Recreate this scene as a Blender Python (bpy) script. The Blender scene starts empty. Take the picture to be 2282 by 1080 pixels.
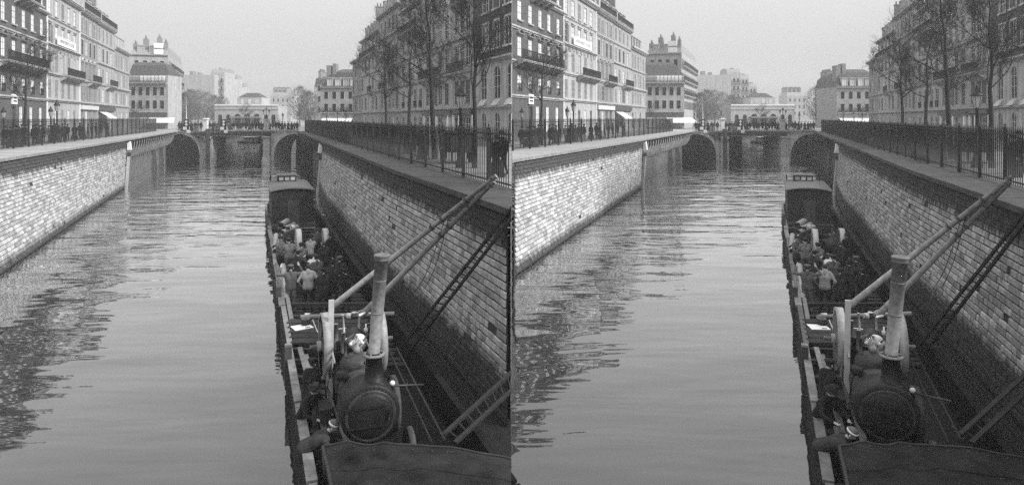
import bpy, bmesh, math, random
import numpy as np
from mathutils import Vector, Matrix

# ---------------------------------------------------------------- camera, sky, sun, exposure
F, HZ, VPX, CAMH, MIDX = 1500.0, 264.0, 560.0, 7.4, 1141.0
SC = bpy.context.scene
COL = SC.collection
cam_d = bpy.data.cameras.new('camera'); cam = bpy.data.objects.new('camera', cam_d); COL.objects.link(cam)
cam.location = (0, 0, CAMH); cam.rotation_euler = (math.radians(90), 0, 0)
cam_d.sensor_fit = 'HORIZONTAL'; cam_d.sensor_width = 36.0
cam_d.lens = 36.0 * F / 2282.0
cam_d.shift_y = -(540.0 - HZ) / 2282.0
cam_d.clip_start = 0.1; cam_d.clip_end = 3000
SC.camera = cam

OVERCAST = 3.0
SUN_AZ = Vector((0.95, -0.30, 0)).normalized(); SUN_EL = math.radians(36)
world = bpy.data.worlds.new('World'); SC.world = world; world.use_nodes = True
wn = world.node_tree; wn.nodes.clear()
sky = wn.nodes.new('ShaderNodeTexSky'); sky.sky_type = 'NISHITA'; sky.sun_disc = False
sky.sun_elevation = SUN_EL; sky.sun_rotation = math.atan2(SUN_AZ.x, SUN_AZ.y)
sky.air_density = 1.6; sky.dust_density = 4.0; sky.ozone_density = 1.0
bw = wn.nodes.new('ShaderNodeRGBToBW')
mixs = wn.nodes.new('ShaderNodeMix'); mixs.data_type = 'RGBA'; mixs.inputs[0].default_value = 0.85
# overcast veil: brighter towards the zenith, as overcast skies are
wtc = wn.nodes.new('ShaderNodeTexCoord'); wsep = wn.nodes.new('ShaderNodeSeparateXYZ'); wn.links.new(wtc.outputs['Generated'], wsep.inputs[0])
wcl = wn.nodes.new('ShaderNodeMath'); wcl.operation = 'MAXIMUM'; wn.links.new(wsep.outputs[2], wcl.inputs[0]); wcl.inputs[1].default_value = 0.0
wma = wn.nodes.new('ShaderNodeMath'); wma.operation = 'MULTIPLY_ADD'; wn.links.new(wcl.outputs[0], wma.inputs[0]); wma.inputs[1].default_value = 3.5 * OVERCAST; wma.inputs[2].default_value = OVERCAST
wn.links.new(wma.outputs[0], mixs.inputs[7])
bgn = wn.nodes.new('ShaderNodeBackground'); bgn.inputs[1].default_value = 0.10
wo = wn.nodes.new('ShaderNodeOutputWorld')
wn.links.new(sky.outputs[0], bw.inputs[0]); wn.links.new(bw.outputs[0], mixs.inputs[6])
wn.links.new(mixs.outputs[2], bgn.inputs[0]); wn.links.new(bgn.outputs[0], wo.inputs[0])

sun_d = bpy.data.lights.new('sun', 'SUN'); sun_d.energy = 2.7; sun_d.angle = math.radians(8); sun_d.color = (1, 1, 1)
sun = bpy.data.objects.new('sun', sun_d); COL.objects.link(sun)
sdir = Vector((SUN_AZ.x * math.cos(SUN_EL), SUN_AZ.y * math.cos(SUN_EL), math.sin(SUN_EL)))
sun.rotation_euler = sdir.to_track_quat('Z', 'Y').to_euler()
sun.location = (30, -30, 60)
vs = SC.view_settings
vs.view_transform = 'Standard'; vs.look = 'None'; vs.gamma = 1.0; vs.exposure = 0.74; vs.use_curve_mapping = False
SC.render.engine = 'CYCLES'
SC.cycles.use_denoising = False
SC.cycles.max_bounces = 6; SC.cycles.diffuse_bounces = 3; SC.cycles.glossy_bounces = 3
SC.cycles.transparent_max_bounces = 6; SC.cycles.volume_bounces = 1
SC.cycles.caustics_reflective = False; SC.cycles.caustics_refractive = False

# ---------------------------------------------------------------- two canals that fork at the camera
# (U, V): U metres right of the canal axis through the camera, V metres ahead; each canal has its own heading.
class Side: pass
SIDES = []
for nm, s in (('left', (VPX - MIDX) / F), ('right', (VPX + 1151 - MIDX) / F)):
    o = Side(); o.name = nm; o.s = s; o.a = -math.atan(s); o.ca = math.cos(o.a); o.sa = math.sin(o.a)
    SIDES.append(o)
cur = SIDES[0]
KL = 1.071                      # metres along the bank per metre ahead
R = random.Random(7)

def W(U, V, z=0.0): return Vector((U + cur.s * V, V, z))
def at(px, py, z):
    V = (CAMH - z) * F / (py - HZ)
    return ((px - VPX) * V / F, V, z)
def atV(px, py, V): return ((px - VPX) * V / F, V, CAMH - (py - HZ) * V / F)
def PV(px, py, V): return W(*atV(px, py, V))
def seam_ok(p, m=0.02): return p.x < -m if cur.name == 'left' else p.x > m

# ---------------------------------------------------------------- materials (the place is grey: a monochrome plate)
MATS = {}
def mat(name, val, rough=0.8, amp=0.25, scale=3.0, bump=0.0, bscale=None, rnd=0.0, island=0.0, spec=0.3, metal=0.0, stretch=None, detail=6.0, streak=0.0):
    if name in MATS: return MATS[name]
    m = bpy.data.materials.new(name); m.use_nodes = True; MATS[name] = m
    nt = m.node_tree; n = nt.nodes; l = nt.links
    bs = n['Principled BSDF']
    bs.inputs['Roughness'].default_value = rough; bs.inputs['Metallic'].default_value = metal
    bs.inputs['Specular IOR Level'].default_value = spec
    geo = n.new('ShaderNodeNewGeometry')
    co = geo.outputs['Position']
    if stretch:
        mp = n.new('ShaderNodeMapping'); mp.inputs['Scale'].default_value = stretch
        l.new(co, mp.inputs['Vector']); co = mp.outputs['Vector']
    nz = n.new('ShaderNodeTexNoise'); nz.inputs['Scale'].default_value = scale; nz.inputs['Detail'].default_value = detail
    nz.inputs['Roughness'].default_value = 0.62
    l.new(co, nz.inputs['Vector'])
    mr = n.new('ShaderNodeMapRange'); mr.inputs[1].default_value = 0.3; mr.inputs[2].default_value = 0.7
    mr.inputs[3].default_value = val * (1 - amp); mr.inputs[4].default_value = val * (1 + amp); mr.clamp = False
    l.new(nz.outputs[0], mr.inputs[0]); out = mr.outputs[0]
    def mul(sock, lo, hi, src):
        r = n.new('ShaderNodeMapRange'); r.inputs[3].default_value = lo; r.inputs[4].default_value = hi
        l.new(src, r.inputs[0])
        q = n.new('ShaderNodeMath'); q.operation = 'MULTIPLY'; l.new(sock, q.inputs[0]); l.new(r.outputs[0], q.inputs[1])
        return q.outputs[0]
    if rnd:
        oi = n.new('ShaderNodeObjectInfo'); out = mul(out, 1 - rnd, 1 + rnd, oi.outputs['Random'])
    if island:
        out = mul(out, 1 - island, 1 + island, geo.outputs['Random Per Island'])
    if streak:                                   # rain streaks: noise drawn out vertically
        mp2 = n.new('ShaderNodeMapping'); mp2.inputs['Scale'].default_value = (2.2, 2.2, 0.12)
        l.new(geo.outputs['Position'], mp2.inputs['Vector'])
        n2 = n.new('ShaderNodeTexNoise'); n2.inputs['Scale'].default_value = 1.0; n2.inputs['Detail'].default_value = 5
        l.new(mp2.outputs[0], n2.inputs['Vector'])
        r2 = n.new('ShaderNodeMapRange'); r2.inputs[1].default_value = 0.35; r2.inputs[2].default_value = 0.65
        r2.inputs[3].default_value = 1 - streak; r2.inputs[4].default_value = 1 + streak * 0.5
        l.new(n2.outputs[0], r2.inputs[0])
        q = n.new('ShaderNodeMath'); q.operation = 'MULTIPLY'; l.new(out, q.inputs[0]); l.new(r2.outputs[0], q.inputs[1]); out = q.outputs[0]
    cb = n.new('ShaderNodeCombineColor')
    for i in range(3): l.new(out, cb.inputs[i])
    l.new(cb.outputs[0], bs.inputs['Base Color'])
    if bump:
        nb = n.new('ShaderNodeTexNoise'); nb.inputs['Scale'].default_value = bscale or scale * 6; nb.inputs['Detail'].default_value = 4
        l.new(co, nb.inputs['Vector'])
        b = n.new('ShaderNodeBump'); b.inputs['Strength'].default_value = bump; b.inputs['Distance'].default_value = 0.02
        l.new(nb.outputs[0], b.inputs['Height']); l.new(b.outputs[0], bs.inputs['Normal'])
    return m

def stone_mat(name, light, dark, zlo, zhi, joined, base=0.25):
    """pale ashlar under a dark weathered band (above zhi) and a dark wet foot (below zlo); ragged edges"""
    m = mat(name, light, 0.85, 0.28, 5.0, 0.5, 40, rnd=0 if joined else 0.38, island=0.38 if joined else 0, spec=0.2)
    nt = m.node_tree; n = nt.nodes; l = nt.links
    bs = n['Principled BSDF']; src = bs.inputs['Base Color'].links[0].from_socket
    geo = n.new('ShaderNodeNewGeometry'); sep = n.new('ShaderNodeSeparateXYZ'); l.new(geo.outputs['Position'], sep.inputs[0])
    nz = n.new('ShaderNodeTexNoise'); nz.inputs['Scale'].default_value = 2.6; nz.inputs['Detail'].default_value = 6
    l.new(geo.outputs['Position'], nz.inputs['Vector'])
    def wob(scale_):
        a = n.new('ShaderNodeMath'); a.operation = 'MULTIPLY_ADD'; l.new(nz.outputs[0], a.inputs[0])
        a.inputs[1].default_value = scale_; l.new(sep.outputs[2], a.inputs[2]); return a.outputs[0]
    mpd = n.new('ShaderNodeMapping'); mpd.inputs['Scale'].default_value = (2.4, 2.4, 0.35); l.new(geo.outputs['Position'], mpd.inputs['Vector'])
    nzd = n.new('ShaderNodeTexNoise'); nzd.inputs['Scale'].default_value = 1.6; nzd.inputs['Detail'].default_value = 7; nzd.inputs['Roughness'].default_value = 0.65
    l.new(mpd.outputs[0], nzd.inputs['Vector'])
    dr = n.new('ShaderNodeMath'); dr.operation = 'MULTIPLY_ADD'; l.new(nzd.outputs[0], dr.inputs[0]); dr.inputs[1].default_value = 1.3; l.new(sep.outputs[2], dr.inputs[2])
    up = n.new('ShaderNodeMapRange'); up.inputs[1].default_value = zhi + 0.65 - 0.12; up.inputs[2].default_value = zhi + 0.65 + 0.2
    l.new(dr.outputs[0], up.inputs[0])
    lo = n.new('ShaderNodeMapRange'); lo.inputs[1].default_value = zlo + 0.35 + 0.3; lo.inputs[2].default_value = zlo + 0.35 - 0.15
    l.new(wob(0.7), lo.inputs[0])
    # scattered soot-dark stones and blotches
    n3 = n.new('ShaderNodeTexNoise'); n3.inputs['Scale'].default_value = 1.1; n3.inputs['Detail'].default_value = 8; n3.inputs['Roughness'].default_value = 0.75
    l.new(geo.outputs['Position'], n3.inputs['Vector'])
    bl = n.new('ShaderNodeMapRange'); bl.inputs[1].default_value = 0.56; bl.inputs[2].default_value = 0.72; bl.inputs[4].default_value = 0.75
    l.new(n3.outputs[0], bl.inputs[0])
    mx = n.new('ShaderNodeMath'); mx.operation = 'MAXIMUM'; l.new(up.outputs[0], mx.inputs[0]); l.new(lo.outputs[0], mx.inputs[1])
    mx2 = n.new('ShaderNodeMath'); mx2.operation = 'MAXIMUM'; l.new(mx.outputs[0], mx2.inputs[0]); l.new(bl.outputs[0], mx2.inputs[1])
    mi = n.new('ShaderNodeMix'); mi.data_type = 'RGBA'; l.new(mx2.outputs[0], mi.inputs[0]); l.new(src, mi.inputs[6])
    n4 = n.new('ShaderNodeTexNoise'); n4.inputs['Scale'].default_value = 7; n4.inputs['Detail'].default_value = 8
    l.new(geo.outputs['Position'], n4.inputs['Vector'])
    r4 = n.new('ShaderNodeMapRange'); r4.inputs[1].default_value = 0.3; r4.inputs[2].default_value = 0.75; r4.inputs[3].default_value = dark * 0.4; r4.inputs[4].default_value = dark * 2.0
    l.new(n4.outputs[0], r4.inputs[0])
    l.new(r4.outputs[0], mi.inputs[7]); l.new(mi.outputs[2], bs.inputs['Base Color'])
    return m

def brick_mat(name, val, mortar, bw_=0.22, bh=0.075, amp=0.25, msize=0.012, streak=False, rough=0.85, axis='Z'):
    """coursing too fine to build singly at its distance: colour and shallow relief"""
    if name in MATS: return MATS[name]
    m = mat(name, val, rough, amp, 1.3, spec=0.2)
    nt = m.node_tree; n = nt.nodes; l = nt.links; bs = n['Principled BSDF']
    src = bs.inputs['Base Color'].links[0].from_socket
    tc = n.new('ShaderNodeNewGeometry'); sep = n.new('ShaderNodeSeparateXYZ'); l.new(tc.outputs['Position'], sep.inputs[0])
    ad = n.new('ShaderNodeMath'); ad.operation = 'ADD'; l.new(sep.outputs[0], ad.inputs[0]); l.new(sep.outputs[1], ad.inputs[1])
    cb = n.new('ShaderNodeCombineXYZ'); l.new(ad.outputs[0], cb.inputs[0]); l.new(sep.outputs[2], cb.inputs[1])
    br = n.new('ShaderNodeTexBrick'); l.new(cb.outputs[0], br.inputs['Vector'])
    br.inputs['Scale'].default_value = 1.0; br.inputs['Brick Width'].default_value = bw_; br.inputs['Row Height'].default_value = bh
    br.inputs['Mortar Size'].default_value = msize; br.inputs['Color1'].default_value = (.8, .8, .8, 1); br.inputs['Color2'].default_value = (1.15, 1.15, 1.15, 1)
    br.inputs['Mortar'].default_value = (mortar, mortar, mortar, 1)
    mi = n.new('ShaderNodeMix'); mi.data_type = 'RGBA'; mi.blend_type = 'MULTIPLY'; mi.inputs[0].default_value = 1
    l.new(src, mi.inputs[6]); l.new(br.outputs[0], mi.inputs[7]); l.new(mi.outputs[2], bs.inputs['Base Color'])
    b = n.new('ShaderNodeBump'); b.inputs['Strength'].default_value = 0.5; b.inputs['Distance'].default_value = 0.015; b.invert = True
    l.new(br.outputs['Fac'], b.inputs['Height']); l.new(b.outputs[0], bs.inputs['Normal'])
    return m

def water_mat():
    m = bpy.data.materials.new('canal_water'); m.use_nodes = True
    nt = m.node_tree; n = nt.nodes; l = nt.links; bs = n['Principled BSDF']
    bs.inputs['Base Color'].default_value = (0.02, 0.02, 0.02, 1); bs.inputs['Roughness'].default_value = 0.02
    bs.inputs['IOR'].default_value = 1.7; bs.inputs['Specular IOR Level'].default_value = 0.5
    geo = n.new('ShaderNodeNewGeometry')
    def nz(sc, det, st, rough=0.5, dist=0.0):
        mp = n.new('ShaderNodeMapping'); mp.inputs['Scale'].default_value = st; l.new(geo.outputs['Position'], mp.inputs['Vector'])
        t = n.new('ShaderNodeTexNoise'); t.inputs['Scale'].default_value = sc; t.inputs['Detail'].default_value = det
        t.inputs['Roughness'].default_value = rough; t.inputs['Distortion'].default_value = dist
        l.new(mp.outputs[0], t.inputs['Vector']); return t.outputs[0]
    big = nz(1.5, 0.8, (0.38, 1.0, 1), 0.45); small = nz(0.55, 3, (0.30, 1.0, 1), 0.6, 0.4); swell = nz(0.42, 0.3, (0.5, 1.0, 1), 0.4, 0.3)
    patch = nz(0.06, 2, (1, 1, 1))
    pr = n.new('ShaderNodeMapRange'); pr.inputs[1].default_value = 0.35; pr.inputs[2].default_value = 0.65; pr.inputs[3].default_value = 0.6; pr.inputs[4].default_value = 1.4
    l.new(patch, pr.inputs[0])
    sep = n.new('ShaderNodeSeparateXYZ'); l.new(geo.outputs['Position'], sep.inputs[0])
    yr = n.new('ShaderNodeMapRange'); yr.inputs[1].default_value = 28; yr.inputs[2].default_value = 62; yr.inputs[3].default_value = 0.16; yr.inputs[4].default_value = 1.0
    l.new(sep.outputs[1], yr.inputs[0])          # the breeze freshens towards the open reach
    def mth(op, a_, b_, c_=None):
        q = n.new('ShaderNodeMath'); q.operation = op
        for i_, v_ in enumerate((a_, b_, c_)):
            if v_ is None: continue
            if isinstance(v_, (int, float)): q.inputs[i_].default_value = v_
            else: l.new(v_, q.inputs[i_])
        return q.outputs[0]
    chop = mth('MULTIPLY', mth('MULTIPLY', small, yr.outputs[0]), pr.outputs[0])
    hgt = mth('MULTIPLY_ADD', chop, 0.22, mth('MULTIPLY_ADD', big, 0.021, mth('MULTIPLY', swell, 0.10)))
    bp = n.new('ShaderNodeBump'); bp.inputs['Strength'].default_value = 1.0; bp.inputs['Distance'].default_value = 1.0
    l.new(hgt, bp.inputs['Height']); l.new(bp.outputs[0], bs.inputs['Normal'])
    gl = n.new('ShaderNodeBsdfGlossy'); gl.inputs['Roughness'].default_value = 0.02; gl.inputs['Color'].default_value = (.95, .95, .95, 1); l.new(bp.outputs[0], gl.inputs['Normal'])
    fr = n.new('ShaderNodeFresnel'); fr.inputs['IOR'].default_value = 1.33; l.new(bp.outputs[0], fr.inputs['Normal'])
    fac = n.new('ShaderNodeMath'); fac.operation = 'MULTIPLY'; fac.use_clamp = True; l.new(fr.outputs[0], fac.inputs[0]); fac.inputs[1].default_value = 2.25
    bs.inputs['Specular IOR Level'].default_value = 0.0
    mx = n.new('ShaderNodeMixShader'); l.new(fac.outputs[0], mx.inputs[0]); l.new(bs.outputs[0], mx.inputs[1]); l.new(gl.outputs[0], mx.inputs[2])
    l.new(mx.outputs[0], n['Material Output'].inputs['Surface'])     # mirror share raised above plain Fresnel so the reflected sky looks brighter
    return m

# ---------------------------------------------------------------- mesh builder
class MB:
    def __init__(s): s.v = []; s.f = []; s.sm = []; s.mi = []
    def _a(s, vs_, fs, smooth=False, mi=0):
        o = len(s.v); s.v += [tuple(v) for v in vs_]
        for f in fs: s.f.append(tuple(i + o for i in f)); s.sm.append(smooth); s.mi.append(mi)
        return s
    def quad(s, a, b, c, d, mi=0): return s._a([a, b, c, d], [(0, 1, 2, 3)], False, mi)
    def poly(s, pts, mi=0): return s._a(pts, [tuple(range(len(pts)))], False, mi)
    BOXF = [(0, 3, 2, 1), (4, 5, 6, 7), (0, 1, 5, 4), (1, 2, 6, 5), (2, 3, 7, 6), (3, 0, 4, 7)]
    def hexa(s, p8, mi=0): return s._a(p8, MB.BOXF, False, mi)
    def box(s, x0, x1, y0, y1, z0, z1, mi=0):
        return s.hexa([(x0, y0, z0), (x1, y0, z0), (x1, y1, z0), (x0, y1, z0), (x0, y0, z1), (x1, y0, z1), (x1, y1, z1), (x0, y1, z1)], mi)
    def bar(s, p, q, w, h, up=(0, 0, 1), mi=0):
        p = Vector(p); q = Vector(q); d = (q - p).normalized(); u = Vector(up)
        if abs(d.dot(u)) > .98: u = Vector((0, 1, 0))
        x = d.cross(u).normalized() * (w / 2); y = x.cross(d).normalized() * (h / 2)
        return s.hexa([p - x - y, p + x - y, p + x + y, p - x + y, q - x - y, q + x - y, q + x + y, q - x + y], mi)
    def tube(s, p, q, r0, r1=None, n=10, caps=True, mi=0, smooth=True):
        r1 = r0 if r1 is None else r1
        p = Vector(p); q = Vector(q); d = (q - p).normalized()
        u = Vector((0, 0, 1)) if abs(d.z) < .9 else Vector((1, 0, 0))
        x = d.cross(u).normalized(); y = d.cross(x)
        o = len(s.v)
        for c, r in ((p, r0), (q, r1)):
            for k in range(n):
                t = 2 * math.pi * k / n; s.v.append(tuple(c + (x * math.cos(t) + y * math.sin(t)) * r))
        for k in range(n):
            s.f.append((o + k, o + (k + 1) % n, o + n + (k + 1) % n, o + n + k)); s.sm.append(smooth); s.mi.append(mi)
        if caps:
            s.f.append(tuple(o + k for k in range(n))); s.sm.append(False); s.mi.append(mi)
            s.f.append(tuple(o + n + k for k in range(n))[::-1]); s.sm.append(False); s.mi.append(mi)
        return s
    def path(s, pts, r, n=6, mi=0):
        for a, b in zip(pts[:-1], pts[1:]): s.tube(a, b, r, r, n, True, mi)
        return s
    def lathe(s, prof, n=14, c=(0, 0, 0), axis='Z', mi=0, smooth=True):
        o = len(s.v); c = Vector(c)
        for r, z in prof:
            for k in range(n):
                t = 2 * math.pi * k / n; a, b = r * math.cos(t), r * math.sin(t)
                s.v.append(tuple(c + (Vector((a, b, z)) if axis == 'Z' else Vector((a, z, b)) if axis == 'Y' else Vector((z, a, b)))))
        m = len(prof)
        for j in range(m - 1):
            for k in range(n):
                s.f.append((o + j * n + k, o + j * n + (k + 1) % n, o + (j + 1) * n + (k + 1) % n, o + (j + 1) * n + k)); s.sm.append(smooth); s.mi.append(mi)
        if prof[0][0] > 1e-4: s.f.append(tuple(o + k for k in range(n))[::-1]); s.sm.append(False); s.mi.append(mi)
        if prof[-1][0] > 1e-4: s.f.append(tuple(o + (m - 1) * n + k for k in range(n))); s.sm.append(False); s.mi.append(mi)
        return s
    def capsule(s, p, q, r0, r1, n=10):
        p = Vector(p); q = Vector(q); d = q - p; L = d.length
        d = d.normalized() if L > 1e-6 else Vector((0, 0, 1))
        u = Vector((0, 0, 1)) if abs(d.z) < .9 else Vector((1, 0, 0)); x = d.cross(u).normalized(); y = d.cross(x)
        rings = [(p, r0, -90), (p, r0, -60), (p, r0, -30), (p, r0, 0), (q, r1, 0), (q, r1, 30), (q, r1, 60), (q, r1, 90)]
        o = len(s.v)
        for c, r, a in rings:
            a = math.radians(a); rr = max(r * math.cos(a), 1e-4)
            for k in range(n):
                t = 2 * math.pi * k / n; s.v.append(tuple(c + d * (r * math.sin(a)) + (x * math.cos(t) + y * math.sin(t)) * rr))
        for j in range(7):
            for k in range(n):
                s.f.append((o + j * n + k, o + (j + 1) * n + k, o + (j + 1) * n + (k + 1) % n, o + j * n + (k + 1) % n)); s.sm.append(True); s.mi.append(0)
        return s
    def mesh(s, name):
        m = bpy.data.meshes.new(name); m.from_pydata(s.v, [], s.f)
        m.polygons.foreach_set('use_smooth', s.sm)
        if any(s.mi): m.polygons.foreach_set('material_index', s.mi)
        m.update(); return m

CACHE = {}
def cached(key, fn):
    if key not in CACHE: CACHE[key] = fn()
    return CACHE[key]

def obj(name, data, material=None, parent=None, loc=None, rz=None, rot=None, M=None):
    if isinstance(data, MB): data = data.mesh(name)
    o = bpy.data.objects.new(name, data); COL.objects.link(o)
    if material is not None and not data.materials:
        for mm in (material if isinstance(material, (list, tuple)) else [material]): data.materials.append(mm)
    if parent is not None: o.parent = parent
    if M is not None: o.matrix_local = M
    else:
        if loc is not None: o.location = loc
        if rot is not None: o.rotation_euler = rot
        elif rz is not None: o.rotation_euler = (0, 0, rz)
    return o
def tag(o, label=None, cat=None, group=None, kind=None):
    if label:
        w = label.split()
        while len(w) > 16 and 'the' in w: w.remove('the')
        label = ' '.join(w)
    if label: o['label'] = label
    if cat: o['category'] = cat
    if group: o['group'] = group
    if kind: o['kind'] = kind
    return o
def thing(name, label, cat, U, V, z=0.0, rot=0.0, group=None, along=True):
    o = bpy.data.objects.new(name, None); COL.objects.link(o); o.empty_display_size = 0.3
    o.location = W(U, V, z); o.rotation_euler = (0, 0, (cur.a if along else 0) + rot)
    return tag(o, label, cat, group)
def loc2(U0, V0, U, V):         # (U, V) in the frame of a thing that stands at (U0, V0) and is turned along the canal
    x = (U - U0) * cur.ca; return x, (V - V0 - x * cur.sa) / cur.ca
def clipmark(o): o['_clip'] = 1; return o
# ---------------------------------------------------------------- setting: water, ground, quay walls
def interp(tab, v):
    if v <= tab[0][0]: return tab[0][1]
    for (v0, u0), (v1, u1) in zip(tab[:-1], tab[1:]):
        if v <= v1: return u0 + (u1 - u0) * (v - v0) / (v1 - v0)
    return tab[-1][1]
GZ = 5.2
LBASE = [(20, -11.4), (31.6, -11.8), (47, -12.5), (74, -13.6)]
LTOP = [(20, -14.0), (37, -13.8), (70, -13.3), (125, -13.0)]
LFEN = [(20, -17.6), (46.5, -17.3), (80, -16.6), (150, -15.9)]
RBASE = [(10, 6.3), (16, 6.1), (25, 5.9), (30, 5.65), (53, 5.75), (69, 6.8)]
RTOP = [(10, 6.5), (16.6, 6.43), (29.3, 6.26), (66, 7.0), (95, 7.6), (125, 8.2)]
RFEN = [(10, 8.0), (20.5, 7.94), (36.7, 7.8), (60, 8.2), (125, 9.3)]
BRV = 116.0                                  # bridge face
LPIL, RPIL = 72.0, 66.0                      # end pilasters of the ashlar walls

MW = water_mat()
w_ = MB(); w_.quad((-160, -30, 0), (160, -30, 0), (160, 260, 0), (-160, 260, 0))
tag(obj('water', w_, MW), 'rippled grey canal water reflecting the pale sky', 'water', kind='structure')

M_ground = mat('cobbled_quay', 0.20, 0.9, 0.35, 1.2, 0.3, 9)
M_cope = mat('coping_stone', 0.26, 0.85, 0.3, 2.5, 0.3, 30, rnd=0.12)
M_cope_r = mat('coping_stone_shade', 0.04, 0.85, 0.35, 2.5, 0.3, 30, rnd=0.15)  # right-bank copy of the coping, its shade put into the colour
M_mortar = mat('old_mortar', 0.035, 0.95, 0.4, 4)
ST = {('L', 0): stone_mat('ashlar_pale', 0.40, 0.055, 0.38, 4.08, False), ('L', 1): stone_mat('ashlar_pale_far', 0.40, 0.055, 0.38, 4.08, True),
      ('R', 0): stone_mat('ashlar_shade', 0.29, 0.03, 1.15, 4.12, False), ('R', 1): stone_mat('ashlar_shade_far', 0.29, 0.03, 1.15, 4.12, True)}  # right bank: same ashlar with shade put into a darker colour
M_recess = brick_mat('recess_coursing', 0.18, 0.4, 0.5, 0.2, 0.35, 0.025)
M_iron = mat('black_iron', 0.012, 0.6, 0.3, 8, spec=0.4)
M_white = mat('white_paint', 0.75, 0.6, 0.08, 4)
M_pale = mat('pale_limestone', 0.42, 0.85, 0.22, 2, 0.3, 20, streak=0.25)
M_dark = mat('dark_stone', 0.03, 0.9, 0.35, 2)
M_timber = mat('dark_timber', 0.05, 0.8, 0.4, 3, 0.4, 30)

def pxy(p): return (MIDX + p.x / p.y * F, HZ + (CAMH - p.z) / p.y * F)

def quay_wall(bank):
    L = bank == 'L'
    base, top = (LBASE, LTOP) if L else (RBASE, RTOP)
    va, vb = ((24.0, LPIL) if L else (5.0, RPIL))
    ztop = 5.045
    def P(v, t, off=0.0):
        U = interp(base, v) * (1 - t) + interp(top, v) * t
        return W(U + (off if L else -off), v, -0.3 + (ztop + 0.3) * t)
    # start on the party line between the two canals where the wall would cross it
    def vstart(t):
        v = va
        while v < vb and not seam_ok(P(v, t), 0.12): v += 0.05
        return v
    m = MB(); n = 30
    nt_ = 10; sv = [vstart(j / nt_) for j in range(nt_ + 1)]
    for i in range(n):
        for j in range(nt_):
            g = lambda i_, j_: P(sv[j_] + (vb - sv[j_]) * i_ / n, j_ / nt_, -.02)
            m.quad(g(i, j), g(i + 1, j), g(i + 1, j + 1), g(i, j + 1))
    bk = 'left' if L else 'right'
    root = obj('quay_wall', m, M_mortar)
    tag(root, f'{"pale sunlit" if L else "dark shaded"} ashlar quay wall on the {bk} bank of the {cur.name} canal', 'wall', 'ashlar quay walls of the two canals')
    rr = random.Random(11 if L else 12)
    stones = []
    ch = 0.205; z = 0.05; row = 0
    while z + ch <= ztop + 0.01:
        gp = .014 if L else .020; t0 = (z + 0.3 + gp) / (ztop + 0.3); t1 = (z + ch + 0.3 - gp) / (ztop + 0.3)
        v = max(vstart(t0), vstart(t1)) ; first = v
        v -= rr.uniform(0, 0.3) if v == va else 0
        while v < vb - 0.15:
            ln = rr.choice((0.24, 0.32, 0.40, 0.46, 0.55, 0.70)) * rr.uniform(0.88, 1.12)
            e = min(v + ln, vb)
            if rr.random() > 0.012:
                d = rr.uniform(0.02, 0.05)
                q = [P(v + .012, t0), P(e - .012, t0), P(e - .012, t1), P(v + .012, t1)]
                nv = v + .028; ne = e - .028; dt = 0.012 / 5
                r_ = [P(nv, t0 + dt, d + rr.uniform(-.008, .008)), P(ne, t0 + dt, d + rr.uniform(-.008, .008)), P(ne - rr.uniform(0, .02), t1 - dt - rr.uniform(0, .003), d), P(nv + rr.uniform(0, .02), t1 - dt - rr.uniform(0, .003), d)]
                c = sum(r_, Vector()) / 4; a = pxy(c)
                lo, hi = (0, MIDX) if cur.name == 'left' else (MIDX, 2282)
                p0, p1, p2 = pxy(r_[0]), pxy(r_[1]), pxy(r_[3])
                area = abs((p1[0] - p0[0]) * (p2[1] - p0[1]) - (p2[0] - p0[0]) * (p1[1] - p0[1])) if lo < a[0] < hi and a[1] < 1080 else 0
                stones.append((area, c, q, r_))
            v = e
        z += ch; row += 1
    stones.sort(key=lambda s: -s[0])
    FC = [(4, 5, 6, 7), (0, 1, 5, 4), (1, 2, 6, 5), (2, 3, 7, 6), (3, 0, 4, 7)]
    for a, c, q, r_ in stones[:300]:
        mm = MB(); mm._a([p - c for p in q + r_], FC)
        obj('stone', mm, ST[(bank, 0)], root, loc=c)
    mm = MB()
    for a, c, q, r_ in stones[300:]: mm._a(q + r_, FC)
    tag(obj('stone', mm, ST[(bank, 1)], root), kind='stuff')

def coping(bank):
    L = bank == 'L'
    top, fen = (LTOP, LFEN) if L else (RTOP, RFEN)
    sg = 1 if L else -1
    v = 22.0 if L else 5.0; vb = BRV
    start = v
    root = None
    bk = 'left' if L else 'right'
    rr = random.Random(5); k = 0
    pieces = []
    while v < vb:
        e = min(v + 1.7, vb)
        u0, u1 = interp(top, v) + sg * .16, interp(top, e) + sg * .16
        f0, f1 = interp(fen, v) - sg * .25, interp(fen, e) - sg * .25
        g = .008; zt = GZ + rr.uniform(-.006, .006)
        p = [W(u0, v + g), W(u1, e - g), W(f1, e - g), W(f0, v + g)]
        if all(seam_ok(x) for x in p) or any(seam_ok(x) for x in p): pieces.append((p, zt, all(seam_ok(x) for x in p)))
        v = e
    c0 = W(interp(top, 30), 30, GZ)
    root = bpy.data.objects.new('coping', None); COL.objects.link(root); root.location = c0
    tag(root, f'{"light" if L else "grey"} stone coping ledge along the {bk} bank of the {cur.name} canal', 'ledge', 'coping ledges of the quays')
    for p, zt, whole in pieces:
        m = MB()
        if not L: p = [p[1], p[0], p[3], p[2]]
        m.hexa([x + Vector((0, 0, 5.035)) - c0 for x in p] + [x + Vector((0, 0, zt)) - c0 for x in p])
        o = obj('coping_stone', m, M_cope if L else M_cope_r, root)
        if not whole: clipmark(o)

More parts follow.
